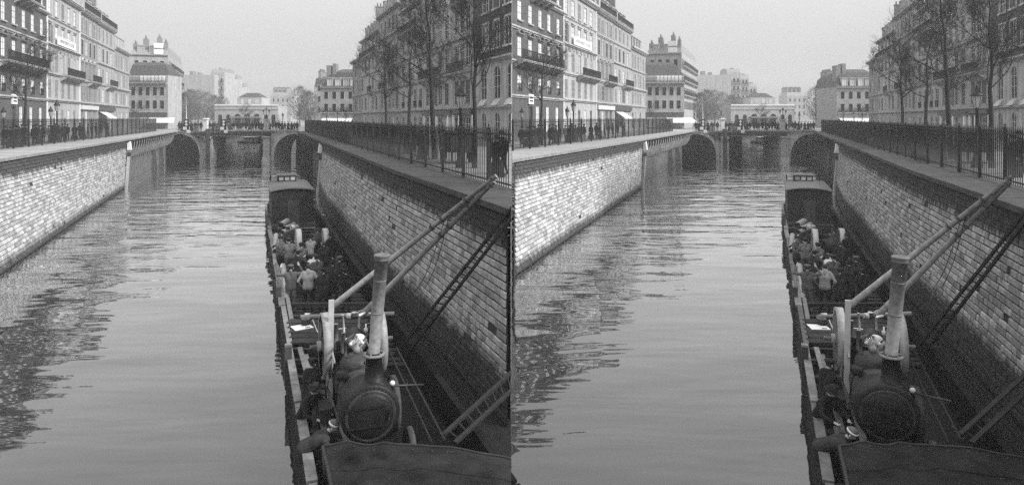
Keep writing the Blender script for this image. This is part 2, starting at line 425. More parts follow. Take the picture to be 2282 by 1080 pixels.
def ground_sheet():
    m = MB()
    def strip(ua, ub, vs_):
        for a, b in zip(vs_[:-1], vs_[1:]):
            m.quad(W(ua(a), a, GZ - .012), W(ub(a), a, GZ - .012), W(ub(b), b, GZ - .012), W(ua(b), b, GZ - .012))
    vs_ = [5 + 4.2 * i for i in range(27)]; vs_[-1] = BRV
    strip(lambda v: -120, lambda v: interp(LFEN, v) + .1, vs_)
    strip(lambda v: interp(RFEN, v) - .1, lambda v: 110, vs_)
    # the square over the vaulted reach, with one light well
    for (u0, u1, v0, v1) in ((-110, 110, BRV, 196), (-110, -6, 196, 214), (2.5, 110, 196, 214), (-110, 110, 214, 420)):
        m.quad(W(u0, v0, GZ - .012), W(u1, v0, GZ - .012), W(u1, v1, GZ - .012), W(u0, v1, GZ - .012))
        if v1 < 300: m.quad(W(u0, v0, GZ - .55), W(u1, v0, GZ - .55), W(u1, v1, GZ - .55), W(u0, v1, GZ - .55))
    o = obj('ground', m, M_ground); clipmark(o)
    tag(o, f'cobbled quays and square beside the {cur.name} canal', 'ground', kind='structure')

def recess(bank):
    """beyond the pilaster the wall steps back and the quay is carried on curved brackets"""
    L = bank == 'L'; sg = 1 if L else -1
    Uw = -14.8 if L else 10.6; top = LTOP if L else RTOP
    va = (LPIL if L else RPIL); bk = 'left' if L else 'right'
    m = MB()
    m.quad(W(Uw, va, -.3), W(Uw, BRV + .2, -.3), W(Uw, BRV + .2, 4.9), W(Uw, va, 4.9))
    u_end = interp(LBASE if L else RBASE, va)
    m.quad(W(u_end, va + .02, -.3), W(Uw, va + .02, -.3), W(Uw, va + .02, 4.84), W(interp(top, va), va + .02, 4.84))
    root = obj('quay_wall', m, M_recess)
    tag(root, f'recessed wall under the bracketed {bk} quay by the bridge of the {cur.name} canal', 'wall', 'recessed quay walls by the bridges')
    v = va + 1.0
    while v < BRV - 1:
        uf = interp(top, v); m = MB(); pts = []
        for k in range(7):
            t = k / 6 * math.pi / 2
            pts.append((Uw + (uf - Uw) * math.sin(t), 2.75 + 1.75 * (1 - math.cos(t))))
        c = W(Uw, v, 0)
        for (ua, za), (ub, zb) in zip(pts[:-1], pts[1:]):
            m.hexa([W(ua, v - .12, za) - c, W(ub, v - .12, zb) - c, W(ub, v + .12, zb) - c, W(ua, v + .12, za) - c,
                    W(ua, v - .12, za + .42) - c, W(ub, v - .12, zb + .34) - c, W(ub, v + .12, zb + .34) - c, W(ua, v + .12, za + .42) - c])
        obj('bracket', m, M_pale if L else M_dark, root, loc=c); v += 1.75
    # sloping stone buttresses in the recess
    for v in ((100, 108) if L else ()):
        m = MB(); c = W(Uw, v, 0)
        m.hexa([p - c for p in (W(Uw, v, -.3), W(Uw + .9, v, -.3), W(Uw + .9, v + .8, -.3), W(Uw, v + .8, -.3), W(Uw, v, 3.4), W(Uw + .5, v, 3.4), W(Uw + .5, v + .8, 3.4), W(Uw, v + .8, 3.4))])
        obj('buttress', m, M_recess, root, loc=c)
    # pilaster
    px, cap = (281.0, 309) if L else (711, 317)
    u0 = interp(LBASE if L else RBASE, va) + sg * .05; u1 = interp(top, va) + sg * .1
    t = thing('stone_pilaster', f'slim pale stone pilaster with white cap ending the {bk} ashlar wall of the {cur.name} canal', 'pilaster', u0, va - .3, 0, group='pilasters ending the ashlar walls')
    x1 = (u1 - u0) * cur.ca
    m = MB(); d = .22 * sg
    m.hexa([(0, -.3, -.3), (d, -.3, -.3), (d, .35, -.3), (0, .35, -.3), (x1, -.3, 3.4), (x1 + d, -.3, 3.4), (x1 + d, .35, 3.4), (x1, .35, 3.4)])
    obj('shaft', m, M_pale, t)
    m = MB(); m.hexa([(x1, -.36, 3.4), (x1 + d * 1.3, -.36, 3.4), (x1 + d * 1.3, .4, 3.4), (x1, .4, 3.4), (x1, -.36, 3.75), (x1 + d * 1.2, -.36, 3.75), (x1 + d * 1.2, .4, 3.75), (x1, .4, 3.75)])
    obj('band', m, M_dark, t)
    m = MB(); m.hexa([(x1, -.34, 4.05), (x1 + d * 1.7, -.34, 4.05), (x1 + d * 1.7, .4, 4.05), (x1, .4, 4.05), (x1, -.34, 4.75), (x1 + d * 1.1, -.34, 4.95), (x1 + d * 1.1, .4, 4.95), (x1, .4, 4.75)])
    obj('cap', m, M_white, t)

def fence(bank):
    L = bank == 'L'
    fen = LFEN if L else RFEN
    hz = 2.02 if L else 1.78
    bk = 'left' if L else 'right'
    va, vb = (30.0, BRV - 1) if L else (12.0, BRV - 1)
    c0 = W(interp(fen, va + 8), va + 8, GZ)
    root = bpy.data.objects.new('iron_fence', None); COL.objects.link(root); root.location = c0
    tag(root, f'tall black spiked iron fence along the {bk} quay of the {cur.name} canal', 'fence', 'iron fences of the quays')
    ang = cur.a
    step = (0.24 if L else 0.2) / KL
    barm = cached(('bar', L), lambda: MB().tube((0, 0, .05), (0, 0, hz + .02), .015 if L else .02, .015 if L else .02, 4, True).tube((0, 0, hz + .02), (0, 0, hz + .18), .03, .002, 4, False).mesh('bar'))
    def pm():
        m = MB(); m.box(-.06, .06, -.06, .06, 0, hz + .06); m.lathe([(.05, 0), (.055, .05), (.02, .1), (.035, .15), (.002, .22)], 8, (0, 0, hz + .06))
        return m.mesh('post')
    post = cached(('post', L), pm)
    far = MB(); nb = 0; v = va; k = 0
    bt = [(Vector(x.co), None) for x in barm.vertices]; bf = [tuple(p.vertices) for p in barm.polygons]
    items = []
    while v < vb:
        p = W(interp(fen, v), v, GZ)
        if seam_ok(p, .05): items.append((v, p, k))
        v += step; k += 1
    lo, hi = (0, MIDX) if cur.name == 'left' else (MIDX, 2282)
    for v, p, k in items:
        if k % 14 == 0:
            obj('post', post, M_iron, root, loc=p - c0, rz=ang); continue
        if nb < 170 and lo < pxy(p)[0] < hi:
            obj('bar', barm, M_iron, root, loc=p - c0, rz=ang); nb += 1
        else:
            far._a([co + p - c0 for co, _ in bt], bf)
    tag(obj('bar', far, M_iron, root), kind='stuff')
    for zz, w in ((.16, .05), (hz - .08, .055), (hz - .30, .03) if L else (hz - .26, .03)):
        m = MB()
        vv = [va + (vb - va) * i / 24 for i in range(25)]
        for a, b in zip(vv[:-1], vv[1:]):
            pa, pb = W(interp(fen, a), a, GZ + zz) - c0, W(interp(fen, b), b, GZ + zz) - c0
            m.bar(pa, pb, .035, w)
        clipmark(obj('rail', m, M_iron, root))

def quay_end():
    """stone end of the tongue of land where the two canals part, along the party line"""
    if cur.name != 'left': return
    m = MB(); V0, V1 = 16.6, 36.6
    m.hexa([(-.035, V0, -.3), (-.022, V0, -.3), (-.022, V1, -.3), (-.035, V1, -.3), (-.035, V0, 4.8), (-.022, V0, 4.8), (-.022, V1, 4.8), (-.035, V1, 4.8)])
    o = obj('quay_wall', m, brick_mat('end_coursing', 0.22, 0.35, 0.5, 0.205, 0.3, 0.03))
    tag(o, 'stone end wall of the tongue of land between the two canals', 'wall')

def bridge():
    C = (-3.0, BRV)
    t = thing('canal_bridge', f'stone and iron bridge with two side arches across the {cur.name} canal', 'bridge', C[0], C[1], 0, along=False, group='bridges')
    X = lambda U: U - C[0]
    def part(name, m, mt, par=t): return obj(name, m, mt, par)
    # side arches: spandrel wall pierced by a round arch
    for (ua, ub, nm) in ((-15.6, -8.9, 'L'), (3.94, 10.8, 'R')):
        m = MB(); uc = (ua + ub) / 2; r = (ub - ua) / 2; zs = 1.15; zt = 4.9; rise = 3.55; n = 16; D = 9
        arc = [(uc - r * math.cos(math.pi * k / n), zs + rise * math.sin(math.pi * k / n)) for k in range(n + 1)]
        for (a, za), (b, zb) in zip(arc[:-1], arc[1:]):
            m.quad((X(a), 0, za), (X(b), 0, zb), (X(b), 0, zt), (X(a), 0, zt))
            m.quad((X(a), 0, za), (X(b), 0, zb), (X(b), D, zb), (X(a), D, za))
        m.quad((X(ua), 0, -.3), (X(ua), D, -.3), (X(ua), D, zs), (X(ua), 0, zs)); m.quad((X(ub), 0, -.3), (X(ub), D, -.3), (X(ub), D, zs), (X(ub), 0, zs))
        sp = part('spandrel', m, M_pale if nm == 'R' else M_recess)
        for k in range(n):
            a, b = arc[k], arc[k + 1]
            d0 = Vector((a[0] - uc, 0, a[1] - zs)).normalized(); d1 = Vector((b[0] - uc, 0, b[1] - zs)).normalized()
            q = []
            for y in (-.06, .3):
                for (p, d, o_) in ((a, d0, .0), (b, d1, .0), (b, d1, .5), (a, d0, .5)):
                    q.append((X(p[0]) + d.x * o_, y, min(p[1] + d.z * o_, 4.88)))
            obj('voussoir', MB().hexa([q[0], q[1], q[2], q[3], q[4], q[5], q[6], q[7]]), M_pale, sp)
        m = MB(); m.box(X(ua) - .6, X(ub) + .3, -.12, 9, 4.9, 5.25)
        part('arch_deck', m, M_pale)
    # piers, built of courses
    def pier(u0, u1, y0, y1, z1, cap, foot):
        m = MB(); m.box(X(u0) + .03, X(u1) - .03, y0 + .03, y1, -.3, z1); p = part('pier', m, M_pale)
        z = 0.0; row = 0
        while z < z1 - .1:
            h = .42; e = min(z + h, z1)
            xs = [u0, u0 + (u1 - u0) * (.38 if row % 2 else .62), u1] if u1 - u0 > .8 else [u0, u1]
            for a, b in zip(xs[:-1], xs[1:]):
                obj('block', MB().box(X(a) + .012, X(b) - .012, y0 - R.uniform(0, .03), y0 + .4, z + .012, e - .012), M_pale, p)
            z = e; row += 1
        if cap: obj('pier_cap', MB().box(X(u0) - .18, X(u1) + .1, y0 - .2, y0 + .9, z1, z1 + .22), M_pale, p)
        if foot: obj('foot', MB().hexa([(X(u0) - .25, y0 - .3, -.3), (X(u1) + .1, y0 - .3, -.3), (X(u1) + .1, y0 + .5, -.3), (X(u0) - .25, y0 + .5, -.3), (X(u0) - .05, y0 - .06, .75), (X(u1) + .03, y0 - .06, .75), (X(u1) + .03, y0 + .5, .75), (X(u0) - .05, y0 + .5, .75)]), M_pale, p)
    pier(-8.9, -8.3, 0, 8, 4.5, False, False); pier(-8.2, -7.75, -.2, 2, 4.3, False, False); pier(-7.05, -6.75, -.2, 2, 4.3, False, False)
    pier(2.17, 3.35, -.5, 8, 4.1, True, True); pier(3.4, 3.92, 0, 8, 4.85, False, False)
    m = MB(); m.box(X(-7.75), X(-7.1), -.3, .3, -.3, 5.6); m.box(X(-7.6), X(-7.2), -.5, -.3, -.3, 5.2)
    m.bar((X(-7.4), -.4, 3.2), (X(-8.9), -.4, 4.4), .09, .14); m.bar((X(-7.3), -.4, 3.2), (X(-6.4), -.4, 4.3), .09, .14)
    part('timber_fender', m, M_timber)
    # flat middle span
    part('girder', MB().box(X(-8.9), X(3.1), .1, 8.9, 4.4, 4.95), M_dark)
    part('girder_flange', MB().box(X(-9.3), X(2.3), -.08, .3, 4.36, 4.5), mat('grey_iron', 0.13, 0.6, 0.2, 3))
    part('girder_flange', MB().box(X(-6.6), X(2.1), -.05, .2, 4.66, 4.78), mat('grey_iron', 0.13))
    part('deck', MB().box(X(-9.5), X(3.9), -.2, 9.1, 4.955, 5.24), mat('grey_iron', 0.13))
    part('deck_edge', MB().box(X(-6.2), X(8.1), -.3, .25, 5.255, 5.42), M_pale)
    m = MB()                                    # lattice bracket under the left footway
    for a, b in (((-10.2, 4.6), (-8.0, 4.6)), ((-9.9, 4.55), (-8.1, 3.75)), ((-9.4, 4.6), (-9.0, 4.0)), ((-8.9, 4.0), (-8.3, 4.6)), ((-9.4, 4.1), (-8.1, 4.1))):
        m.bar((X(a[0]), -.25, a[1]), (X(b[0]), -.25, b[1]), .07, .09)
    part('lattice_bracket', m, M_iron)
    # railing of the far parapet and near rail
    m = MB()
    for k in range(0, 90):
        u = -13 + k * .24
        if -8.6 < u < -6.9 or 2.1 < u < 3.2: continue
        m.tube((X(u), .1, 5.3), (X(u), .1, 6.15), .018, .018, 4)
    m.bar((X(-13), .1, 6.17), (X(8.4), .1, 6.17), .06, .06)
    tag(part('railing', m, M_iron), kind='stuff')
    ped = part('pedestal', MB().box(X(2.25), X(2.95), -.25, .5, 5.42, 7.1), M_pale)
    obj('pedestal_cap', MB().box(X(2.15), X(3.05), -.33, .58, 7.1, 7.3), M_pale, ped)
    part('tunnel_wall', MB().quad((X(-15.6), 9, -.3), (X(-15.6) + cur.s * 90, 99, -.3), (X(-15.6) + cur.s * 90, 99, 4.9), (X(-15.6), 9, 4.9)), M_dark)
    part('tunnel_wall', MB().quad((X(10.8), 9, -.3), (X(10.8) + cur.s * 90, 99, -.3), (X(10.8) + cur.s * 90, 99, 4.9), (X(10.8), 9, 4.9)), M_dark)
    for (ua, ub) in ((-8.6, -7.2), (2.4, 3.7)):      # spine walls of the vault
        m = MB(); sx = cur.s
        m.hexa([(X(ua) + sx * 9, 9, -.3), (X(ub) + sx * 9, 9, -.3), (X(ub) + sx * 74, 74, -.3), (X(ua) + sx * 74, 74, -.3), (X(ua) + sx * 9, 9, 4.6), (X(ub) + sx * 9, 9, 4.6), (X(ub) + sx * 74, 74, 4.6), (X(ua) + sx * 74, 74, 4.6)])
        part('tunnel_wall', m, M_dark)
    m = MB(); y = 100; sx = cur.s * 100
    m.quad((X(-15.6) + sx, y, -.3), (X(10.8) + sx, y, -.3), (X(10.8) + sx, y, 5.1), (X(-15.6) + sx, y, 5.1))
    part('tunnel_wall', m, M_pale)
    # light boat moored under the light well
    b = thing('moored_boat', f'pale cabin boat moored in the vault under the bridge of the {cur.name} canal', 'boat', -1.0, 203, 0, along=False, group='boats in the vault')
    m = MB(); m.hexa([(-3, 0, 0), (3, 0, 0), (3, 3, 0), (-3, 3, 0), (-3.4, -.2, .55), (3.4, -.2, .55), (3.4, 3.2, .55), (-3.4, 3.2, .55)])
    obj('hull', m, M_timber, b)
    obj('cabin', MB().box(-1.6, 2.5, .3, 2.7, .55, 1.7), M_pale, b)
    obj('roof', MB().box(-1.8, 2.7, .1, 2.9, 1.7, 1.82), M_white, b)
    for k in range(3): obj('window', MB().box(-1.2 + k * 1.2, -.4 + k * 1.2, .27, .3, .95, 1.45), M_iron, b)
# ---------------------------------------------------------------- buildings
M_brickB1 = brick_mat('soot_brick', 0.115, 0.75, 0.24, 0.075, 0.25)
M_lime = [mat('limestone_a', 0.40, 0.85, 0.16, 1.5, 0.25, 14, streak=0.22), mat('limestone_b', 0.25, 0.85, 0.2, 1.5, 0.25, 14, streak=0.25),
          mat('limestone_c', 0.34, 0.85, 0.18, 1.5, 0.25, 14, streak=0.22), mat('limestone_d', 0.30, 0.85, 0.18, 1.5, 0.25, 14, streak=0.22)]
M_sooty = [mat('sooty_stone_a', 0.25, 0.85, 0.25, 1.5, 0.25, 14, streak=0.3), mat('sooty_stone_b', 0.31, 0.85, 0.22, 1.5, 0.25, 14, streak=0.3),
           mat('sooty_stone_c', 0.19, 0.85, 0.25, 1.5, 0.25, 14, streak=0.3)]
M_brickR = brick_mat('dark_brick', 0.05, 0.9, 0.24, 0.075, 0.3)
M_slate = brick_mat('slate', 0.065, 0.6, 0.3, 0.16, 0.25, 0.02, rough=0.6)
M_zinc = mat('zinc', 0.24, 0.5, 0.2, 1.0)
M_glass = mat('window_glass', 0.012, 0.1, 0.2, 1.0, spec=0.02)
M_blind = mat('white_blind', 0.80, 0.8, 0.05, 2.0, rnd=0.1)
M_curtain = mat('pale_curtain', 0.45, 0.8, 0.2, 3.0, rnd=0.3)
M_frame = mat('window_frame', 0.42, 0.7, 0.1, 4)
M_shut = mat('louvred_shutter', 0.27, 0.75, 0.15, 3, rnd=0.18)
M_shutd = mat('louvred_shutter_dark', 0.09, 0.75, 0.15, 3, rnd=0.2)
M_chim = mat('chimney_brick', 0.20, 0.9, 0.3, 3)
M_far = mat('hazy_facade', 0.34, 0.9, 0.15, 0.8, streak=0.2)
M_shop = mat('shop_front', 0.06, 0.5, 0.3, 2)
M_awn = mat('canvas_awning', 0.55, 0.85, 0.15, 3)

def win_frame(w, h, arch=False):
    m = MB(); y0, y1 = .04, .10; b = .07
    m.box(-w / 2, -w / 2 + b, y0, y1, 0, h); m.box(w / 2 - b, w / 2, y0, y1, 0, h)
    m.box(-w / 2 + b, w / 2 - b, y0, y1, h - b, h); m.box(-w / 2 + b, w / 2 - b, y0, y1, 0, b)
    m.box(-.035, .035, y0 - .01, y1, b, h - b)
    for t in (.38, .70): m.box(-w / 2 + b, w / 2 - b, y0 + .015, y1 - .005, h * t - .02, h * t + .02)
    return m.mesh('window')
def leaf(w, h):
    m = MB(); b = .06; y0, y1 = 0, .04
    m.box(0, b, y0, y1, 0, h); m.box(w - b, w, y0, y1, 0, h); m.box(b, w - b, y0, y1, 0, b); m.box(b, w - b, y0, y1, h - b, h); m.box(b, w - b, y0, y1, h * .5 - .03, h * .5 + .03)
    n = max(6, int(h / .16))
    for k in range(n):
        z = b + (h - 2 * b) * (k + .5) / n
        m.quad((b, y0 + .005, z - .05), (w - b, y0 + .005, z - .05), (w - b, y1, z + .05), (b, y1, z + .05))
    return m.mesh('shutter')
def railm(w, h, dz=.11):
    m = MB(); n = int(w / dz)
    for k in range(n + 1): m.tube((-w / 2 + w * k / n, 0, 0), (-w / 2 + w * k / n, 0, h), .014, .014, 4, False)
    m.box(-w / 2, w / 2, -.025, .025, h - .02, h + .03); m.box(-w / 2, w / 2, -.02, .02, .05, .08); m.box(-w / 2, w / 2, -.015, .015, h * .55, h * .55 + .03)
    for k in range(n):                      # scrollwork
        c = -w / 2 + w * (k + .5) / n; m.box(c - .03, c + .03, -.012, .012, h * .18, h * .42)
    return m.mesh('railing')
def TM(x, y, z): return Matrix.Translation((x, y, z))

def add_window(root, FM, x, z0, w, h, st, opt=''):
    q = lambda v: round(v, 2)
    w, h = q(w), q(h)
    fm = cached(('wf', w, h), lambda: win_frame(w, h))
    o = obj('window', fm, M_frame, root, M=FM @ TM(x, 0, z0))
    pm = {'blind': M_blind, 'glass': M_glass, 'curt': M_curtain, 'shut': M_glass, 'open': M_glass}[st]
    ph = h
    pn = cached(('pane', w, h, pm.name), lambda: MB().quad((-w / 2 + .03, .085, .03), (w / 2 - .03, .085, .03), (w / 2 - .03, .085, h - .03), (-w / 2 + .03, .085, h - .03)).mesh('pane'))
    obj('pane', pn, pm, o)
    if 'sill' in opt: obj('sill', cached(('sill', w), lambda: MB().box(-w / 2 - .15, w / 2 + .15, -.16, .1, -.14, 0).mesh('sill')), M_pale, o)
    if 'lint' in opt: obj('lintel', cached(('lint', w, h), lambda: MB().box(-w / 2 - .22, w / 2 + .22, -.2, -.005, h + .22, h + .36).box(-w / 2 - .14, w / 2 + .14, -.09, -.005, h + .05, h + .22).mesh('lintel')), M_pale, o)
    if 'ped' in opt:
        def pd():
            m = MB(); e = w / 2 + .3; y = -.24
            for s in (-1, 1): m.bar((s * e, y / 2, h + .25), (0, y / 2, h + .72), .24, .12)
            m.box(-e, e, y, -.005, h + .14, h + .25); m.box(-w / 2 - .12, w / 2 + .12, -.08, -.005, h, h + .14); return m.mesh('pediment')
        obj('pediment', cached(('ped', w, h), pd), M_pale if 'dark' not in opt else M_chim, o)
    if 'sur' in opt:
        def sr():
            m = MB(); b = .16
            m.box(-w / 2 - b, -w / 2, -.025, .1, 0, h + b); m.box(w / 2, w / 2 + b, -.025, .1, 0, h + b); m.box(-w / 2, w / 2, -.025, .1, h, h + b); return m.mesh('surround')
        obj('surround', cached(('sur', w, h), sr), M_pale, o)
    if st == 'shut' or 'shtr' in opt:
        lm = cached(('leaf', w, h), lambda: leaf(w / 2 - .01, h - .04))
        mt = M_shut if 'dk' not in opt else M_shutd
        obj('shutter', lm, mt, o, loc=(-w / 2 + .005, -.01, .02)); obj('shutter', lm, mt, o, loc=(.005, -.01, .02))
    if st == 'open':
        lm = cached(('leaf', w, h), lambda: leaf(w / 2 - .01, h - .04))
        mt = M_shut if 'dk' not in opt else M_shutd
        obj('shutter', lm, mt, o, loc=(-w + .02, -.055, .02)); obj('shutter', lm, mt, o, loc=(w / 2 + .0, -.055, .02))
    if 'rail' in opt: obj('railing', cached(('wr', w), lambda: railm(w, .75)), M_iron, o, loc=(0, -.06, -.02))
    return o

def wall_mesh(L, H, wins, depth=.3, z00=0):
    """facade plane with real openings and reveals; wins: (x0, x1, z0, z1, arched)"""
    m = MB()
    xs = sorted(set([0, L] + [round(v, 3) for w in wins for v in w[:2]])); zs = sorted(set([z00, H] + [round(v, 3) for w in wins for v in w[2:4]]))
    for z0, z1 in zip(zs[:-1], zs[1:]):
        run = None
        for x0, x1 in zip(xs[:-1], xs[1:]):
            cx, cz = (x0 + x1) / 2, (z0 + z1) / 2
            hole = any(w[0] < cx < w[1] and w[2] < cz < w[3] for w in wins)
            if not hole:
                run = (run[0], x1) if run else (x0, x1)
            if hole and run: m.quad((run[0], 0, z0), (run[1], 0, z0), (run[1], 0, z1), (run[0], 0, z1)); run = None
        if run: m.quad((run[0], 0, z0), (run[1], 0, z0), (run[1], 0, z1), (run[0], 0, z1))
    for w in wins:
        x0, x1, z0, z1 = w[:4]
        m.quad((x0, 0, z0), (x0, depth, z0), (x0, depth, z1), (x0, 0, z1)); m.quad((x1, 0, z0), (x1, depth, z0), (x1, depth, z1), (x1, 0, z1))
        m.quad((x0, 0, z0), (x1, 0, z0), (x1, depth, z0), (x0, depth, z0)); m.quad((x0, 0, z1), (x1, 0, z1), (x1, depth, z1), (x0, depth, z1))
        if len(w) > 4 and w[4]:
            r = (x1 - x0) / 2; c = (x0 + x1) / 2; n = 6
            for s in (-1, 1):
                pts = [(c + s * r, 0, z1)]
                for k in range(n + 1):
                    t = math.pi / 2 * k / n; pts.append((c + s * r * math.cos(t), 0, z1 - r + r * math.sin(t)))
                for a, b in zip(pts[1:-1], pts[2:]):
                    m.poly([pts[0], a, b]); m.quad(a, b, (b[0], depth, b[2]), (a[0], depth, a[2]))
    return m

def mansard(root, FM, L, H, D, h1, h2, mt, dorm=(), chim=(), hip=(0, 0), inset=.35):
    m = MB(); run = 1.0 * h1 * .55
    a0, a1 = hip
    P = lambda x, y, z: (x, y, z)
    y0, y1, y2, y3, y4 = inset, inset + run, D / 2, D - inset - run, D - inset
    z0, z1, z2 = H, H + h1, H + h1 + h2
    lo = [(0, y0, z0), (L, y0, z0), (L, y4, z0), (0, y4, z0)]
    mi = [(a0 * run, y1, z1), (L - a1 * run, y1, z1), (L - a1 * run, y3, z1), (a0 * run, y3, z1)]
    hi = [(a0 * run * 2, y2, z2), (L - a1 * run * 2, y2, z2)]
    m.quad(lo[0], lo[1], mi[1], mi[0]); m.quad(lo[2], lo[3], mi[3], mi[2]); m.quad(lo[1], lo[2], mi[2], mi[1]); m.quad(lo[3], lo[0], mi[0], mi[3])
    m.quad(mi[0], mi[1], hi[1], hi[0]); m.quad(mi[2], mi[3], hi[0], hi[1]); m.poly([mi[1], mi[2], hi[1]]); m.poly([mi[3], mi[0], hi[0]])
    rf = obj('roof', m, mt, root, M=FM)
    def dm():
        b = MB(); w = .55
        b.box(-w - .12, -w, -.05, 1.6, 0, 1.7); b.box(w, w + .12, -.05, 1.6, 0, 1.7); b.box(-w - .2, w + .2, -.12, 1.8, 1.7, 1.85)
        b.box(-w, w, .05, .08, 0, 1.7, 1); b.box(-.03, .03, .02, .05, 0, 1.7); return b.mesh('dormer')
    for x in dorm:
        obj('dormer', cached('dormer', dm), [M_frame, M_curtain], rf, loc=(x, y0 + .12, z0 + .25))
    for x in chim:
        b = MB(); hh = h1 + h2 + 1.3
        b.box(x - .35, x + .35, y1 + .3, y3 - .6, H, H + hh); b.box(x - .42, x + .42, y1 + .22, y3 - .52, H + hh, H + hh + .18)
        k = y1 + .6
        while k < y3 - .8: b.lathe([(.14, 0), (.11, .55), (.13, .6)], 7, (x, k, H + hh + .18)); k += .55
        obj('chimney', b, M_chim, rf)
    return rf

def cornice(root, FM, x0, x1, z, out=.35, h=.35, mt=None, dent=False):
    m = MB(); m.box(x0, x1, -out * .5, .0 - .004, z, z + h * .5); m.box(x0 - .02, x1 + .02, -out, -.004, z + h * .5, z + h)
    if dent:
        x = x0 + .15
        while x < x1 - .1: m.box(x, x + .16, -out * .85, -out * .5 - .003, z + h * .22, z + h * .5 - .002); x += .42
    return obj('cornice', m, mt or M_pale, root, M=FM)

def balcony(root, FM, x0, x1, z, out=.75, rail=True, nb=None, mt=None):
    w = x1 - x0; c = (x0 + x1) / 2
    b = obj('balcony', MB().box(-w / 2, w / 2, -out, -.004, -.14, .04).box(-w / 2 - .05, w / 2 + .05, -out - .06, -.004, -.03, .045), mt or M_pale, root, M=FM @ TM(c, 0, z))
    n = nb or max(2, int(w / 1.6) + 1)
    def bk():
        m = MB(); m.hexa([(-.12, -out * .85, -.3), (.12, -out * .85, -.3), (.12, 0, -.75), (-.12, 0, -.75), (-.12, -out * .85, -.14), (.12, -out * .85, -.14), (.12, 0, -.14), (-.12, 0, -.14)]); return m.mesh('bracket')
    for k in range(n): obj('bracket', cached(('bk', out), bk), mt or M_pale, b, loc=(-w / 2 + .2 + (w - .4) * k / (n - 1), -.003, 0))
    if rail:
        r = obj('railing', cached(('br', round(w, 2)), lambda: railm(w, .95)), M_iron, b, loc=(0, -out + .05, .04))
    return b

def bank_house(bank, V0, V1, U, label, H, ledges, rows, wmat, roof, name='apartment_building', D=9.0, balc=(), gf=None, cat='building', extra=None, group=None, split=None):
    """terrace house facing the canal; rows: (z0, z1, width, style, options, [V of the columns])"""
    L = (V1 - V0) * KL; left = bank == 'L'
    if left: t = thing(name, label, cat, U, V0, GZ - .02, group=group); FM = Matrix.Rotation(math.pi / 2, 4, 'Z')
    else: t = thing(name, label, cat, U, V1, GZ - .02, group=group); FM = Matrix.Rotation(-math.pi / 2, 4, 'Z')
    A = (lambda V: (V - V0) * KL) if left else (lambda V: (V1 - V) * KL)
    wins = []
    for r in rows:
        z0, z1, w, st, opt, cols = r
        for k, V in enumerate(cols):
            a = A(V)
            if a - w / 2 < .1 or a + w / 2 > L - .1: continue
            wins.append((a - w / 2, a + w / 2, z0, z1, 'arch' in opt))
            s = st[k % len(st)] if isinstance(st, (list, tuple)) else st
            if s != 'door': add_window(t, FM, a, z0, w, z1 - z0, s, opt)
            else:
                d = obj('door', MB().box(-w / 2, w / 2, .18, .24, 0, z1 - z0).box(-.02, .02, .16, .18, 0, z1 - z0), M_shop, t, M=FM @ TM(a, 0, z0))
    key = None
    if split:
        obj('wall', wall_mesh(L, split[0], [w for w in wins if w[2] < split[0]]), wmat, t, M=FM); obj('wall', wall_mesh(L, H, [w for w in wins if w[2] >= split[0]], z00=split[0]), split[1], t, M=FM)
    else: obj('wall', wall_mesh(L, H, wins), wmat, t, M=FM)
    obj('body', MB().box(0.01, L - .01, .31, D, 0, H - .01), wmat, t, M=FM)
    for z, out, h, dent in ledges: cornice(t, FM, 0, L, z, out, h, None if left else M_sooty[1], dent)
    for Va, Vb, z, out, rl in balc:
        a, b = sorted((A(Va), A(Vb))); balcony(t, FM, max(a, .1), min(b, L - .1), z, out, rl, None, None if left else M_sooty[1])
    if roof: mansard(t, FM, L, H + .3, D, *roof)
    if extra: extra(t, FM, A, L)
    for o in [t] + list(t.children_recursive): clipmark(o)
    return t

def text_mesh(s, size, mt, par, M):
    c = bpy.data.curves.new('lettering', 'FONT'); c.body = s; c.size = size; c.extrude = .004; c.align_x = 'CENTER'; c.align_y = 'CENTER'
    to = bpy.data.objects.new('lettering', c); COL.objects.link(to)
    me = bpy.data.meshes.new_from_object(to); bpy.data.objects.remove(to); bpy.data.curves.remove(c)
    return obj('lettering', me, mt, par, M=M)

